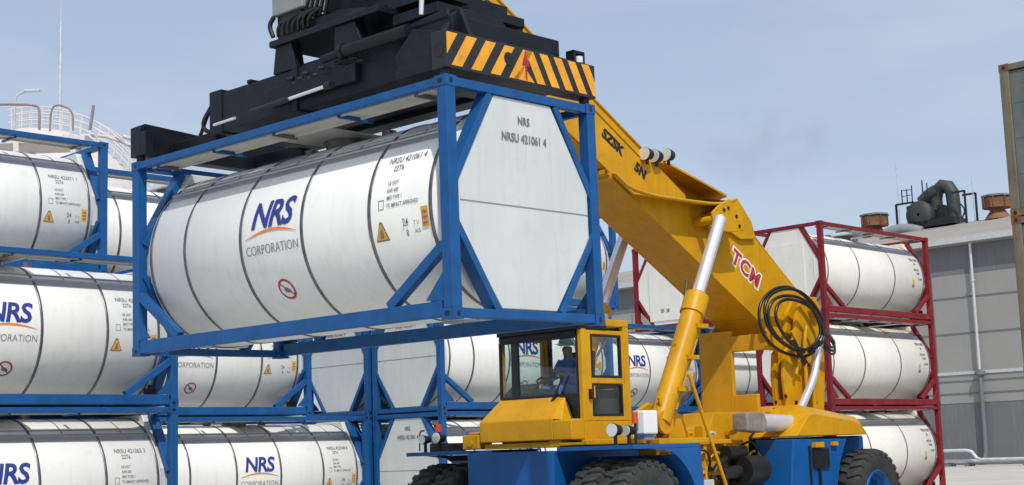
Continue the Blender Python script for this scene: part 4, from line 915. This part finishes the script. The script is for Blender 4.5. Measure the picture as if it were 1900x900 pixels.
# rotator tower: legs, platform, slew ring, boxes
c = sp()
for w0 in (.36, 1.90):
    c.prism([(X(3.42), 3.32), (X(2.98), 3.32), (X(3.05), 3.66), (X(3.36), 3.66)], 1, w0, w0+.16)
    c.prism([(X(2.25), 3.32), (X(1.72), 3.32), (X(1.86), 3.66), (X(2.22), 3.66)], 1, w0, w0+.16)
c.box((X(3.44), .32, 3.66), (X(1.40), 2.12, 3.74)); c.box((X(3.2), .45, 3.32), (X(1.9), 2.0, 3.38))
c.build('rotator_frame', black, spr, bevel=.01)
c = sp(); c.cyl((X(2.55), 1.1, 3.745), (X(2.55), 1.1, 3.86), .72, n=40); c.cyl((X(2.55), 1.1, 3.86), (X(2.55), 1.1, 3.93), .62, n=40); c.build('slew_ring', black, spr, bevel=.01)
c = sp(); c.box((X(1.55), .6, 3.74), (X(.75), 1.8, 3.84)); c.prism([(X(2.3), 3.90), (X(1.1), 3.84), (X(1.35), 4.45), (X(1.95), 5.0), (X(2.3), 5.0)], 1, .72, .80); c.prism([(X(2.6), 3.90), (X(1.4), 3.86), (X(1.65), 4.45), (X(2.15), 5.0), (X(2.6), 5.0)], 1, 1.5, 1.58)
c.cyl((X(1.8), .64, 4.28), (X(1.8), .82, 4.28), .17, n=22); c.box((X(2.9), .75, 3.93), (X(2.1), 1.5, 4.5)); c.cyl((X(1.62), .9, 3.9), (X(.9), 1.05, 4.9), .09, n=16); c.cyl((X(2.9), .6, 3.9), (X(3.3), .7, 4.9), .06, n=16)
c.box((X(1.35), .5, 3.5), (X(.6), 1.9, 3.62)); c.box((X(.62), .7, 3.44), (X(.30), 1.6, 3.55))
c.build('rotator_head', black, spr, bevel=.008)
c = sp(); n = 20; c.lathe([(0, .105), (.01, .105), (.01, .06), (0, .06)], (X(1.8), .628, 4.28), (0, 1, 0), n=22); c.build('pin_cap', greybox, spr)
c = sp(); c.box((X(3.42), .36, 4.06), (X(2.82), .74, 4.46)); c.build('electric_box', greybox, spr, bevel=.015)
c = sp(); c.box((X(3.36), .40, 3.745), (X(2.9), .70, 4.055)); c.tube([(X(3.4), .36, 3.8), (X(3.46), .34, 3.95), (X(3.38), .36, 4.05)], .03, 6)
for k in range(7): c.tube([(X(3.3-.1*k), .36, 3.78), (X(3.25-.1*k), .31, 3.88+.02*(k % 3)), (X(3.15-.12*k), .36, 3.98)], .02, 6)
for k in range(5): c.tube([(X(2.9-.1*k), .45, 3.9), (X(2.7-.1*k), .38, 4.2), (X(2.4-.05*k), .5, 4.6), (X(2.2), .7, 5.0)], .022, 6)
c.build('box_bracket', dark, spr)
c = sp(); c.cyl((X(.72), .36, 3.46), (X(.62), .36, 4.6), .028, n=10); c.build('damper_rod', chrome, spr)

# ------------------------------------------------------------------ operator
def person():
    P = empty('person', MM @ Matrix.Translation(L_(.88, -.06, 2.36)), 'person in blue overalls and pale helmet sitting at the wheel in the cab', 'person')
    # local frame: x rearward, y = -left, z up, origin at hips on the seat
    V_ = []; E_ = []; Rr = []
    def v(x, y, z, r, par=None):
        V_.append((x, y, z)); Rr.append(r)
        if par is not None: E_.append((par, len(V_)-1))
        return len(V_)-1
    hip = v(0, 0, .09, .135); wa = v(.0, 0, .24, .125, hip); ch = v(-.02, 0, .42, .15, wa); sh = v(-.02, 0, .50, .12, ch); nk = v(-.03, 0, .57, .06, sh); h0 = v(-.05, 0, .64, .075, nk); h1 = v(-.05, 0, .73, .09, h0)
    for s_ in (-1, 1):
        s1 = v(-.02, .17*s_, .49, .065, ch); el = v(-.12, .24*s_, .27, .048, s1); wr = v(-.30, .16*s_, .29, .032, el); hn = v(-.36, .13*s_, .30, .034, wr)
        hp = v(-.05, .10*s_, .08, .09, hip); kn = v(-.42, .13*s_, .12, .065, hp); an = v(-.48, .12*s_, -.26, .045, kn); ft = v(-.60, .12*s_, -.33, .04, an)
    me = bpy.data.meshes.new('person_body'); me.from_pydata(V_, E_, []); o = bpy.data.objects.new('body', me); COL.objects.link(o); o.parent = P
    mo = o.modifiers.new('s', 'SKIN'); mo.use_smooth_shade = True
    for i, sv in enumerate(me.skin_vertices[0].data): sv.radius = (Rr[i], Rr[i]); sv.use_root = (i == 0)
    su = o.modifiers.new('u', 'SUBSURF'); su.levels = 2; su.render_levels = 2
    bpy.context.view_layer.update()
    ev = o.evaluated_get(bpy.context.evaluated_depsgraph_get()); nm = bpy.data.meshes.new_from_object(ev)
    o.modifiers.clear(); o.data = nm; nm.materials.clear(); nm.materials.append(cloth); nm.materials.append(skin)
    for p in nm.polygons:
        c_ = p.center; p.material_index = 1 if (c_.z > .565 and abs(c_.y) < .15) or c_.x < -.32 and c_.z > .2 else 0
    # helmet
    c = MB(); c.lathe([(-.01, .145), (.0, .125), (.05, .12), (.10, .09), (.13, .04), (.135, 0)], (-.05, 0, .745), (0, 0, 1), n=24); c.box((-.22, -.07, .74), (-.15, .07, .75)); c.build('helmet', helm, P)
    c = MB(); c.box((-.146, -.045, .705), (-.135, -.015, .715)); c.box((-.146, .015, .705), (-.135, .045, .715)); c.build('eye', dark, P)
    c = MB(); c.add([(-.14, -.012, .66), (-.14, .012, .66), (-.165, 0, .665), (-.138, 0, .70)], [(0, 1, 2), (0, 2, 3), (1, 3, 2)]); c.build('nose', skin, P)
    for s_ in (-1, 1):
        c = MB()
        for k in range(4):
            y = .13*s_+(k-1.5)*.020; c.tube([(-.37, y, .31), (-.41, y, .325), (-.425, y, .30), (-.41, y, .285)], .009, 6)
        c.tube([(-.36, .13*s_-.035*s_, .30), (-.39, .13*s_-.05*s_, .32)], .010, 6)
        c.build('finger', skin, P)
person()
bpy.context.view_layer.update()

# ------------------------------------------------------------------ faint exhaust smoke drifting over the yard
bm = bmesh.new(); bmesh.ops.create_icosphere(bm, subdivisions=3, radius=1); me = bpy.data.meshes.new('smoke')
for v_ in bm.verts: v_.co = Vector((v_.co.x*4.6, v_.co.y*2.2, v_.co.z*2.0-.25*v_.co.x))
bm.to_mesh(me); bm.free(); smk = bpy.data.objects.new('smoke', me); COL.objects.link(smk); smk.location = (11.6, 66, 15.4); smk['kind'] = 'stuff'
M = bpy.data.materials.new('smoke'); M.use_nodes = True; t = M.node_tree; t.nodes.clear(); N = t.nodes; L = t.links
o = N.new('ShaderNodeOutputMaterial'); pv = N.new('ShaderNodeVolumePrincipled'); pv.inputs['Color'].default_value = (.42, .40, .42, 1)
tcn = N.new('ShaderNodeTexCoord'); nn = N.new('ShaderNodeTexNoise'); nn.inputs['Scale'].default_value = .55; nn.inputs['Detail'].default_value = 4
L.new(tcn.outputs['Object'], nn.inputs['Vector']); mr = N.new('ShaderNodeMapRange'); mr.inputs[1].default_value = .45; mr.inputs[2].default_value = .75; mr.inputs[4].default_value = .17
L.new(nn.outputs['Fac'], mr.inputs[0])
sep = N.new('ShaderNodeMapping'); sep.inputs['Scale'].default_value = (1/4.6, 1/2.2, 1/2.4); ln_ = N.new('ShaderNodeVectorMath'); ln_.operation = 'LENGTH'
L.new(tcn.outputs['Object'], sep.inputs['Vector']); L.new(sep.outputs[0], ln_.inputs[0]); m2 = N.new('ShaderNodeMapRange'); m2.inputs[1].default_value = 1; m2.inputs[2].default_value = .3; L.new(ln_.outputs['Value'], m2.inputs[0])
mu = N.new('ShaderNodeMath'); mu.operation = 'MULTIPLY'; L.new(mr.outputs[0], mu.inputs[0]); L.new(m2.outputs[0], mu.inputs[1]); L.new(mu.outputs[0], pv.inputs['Density']); L.new(pv.outputs[0], o.inputs['Volume'])
me.materials.append(M)
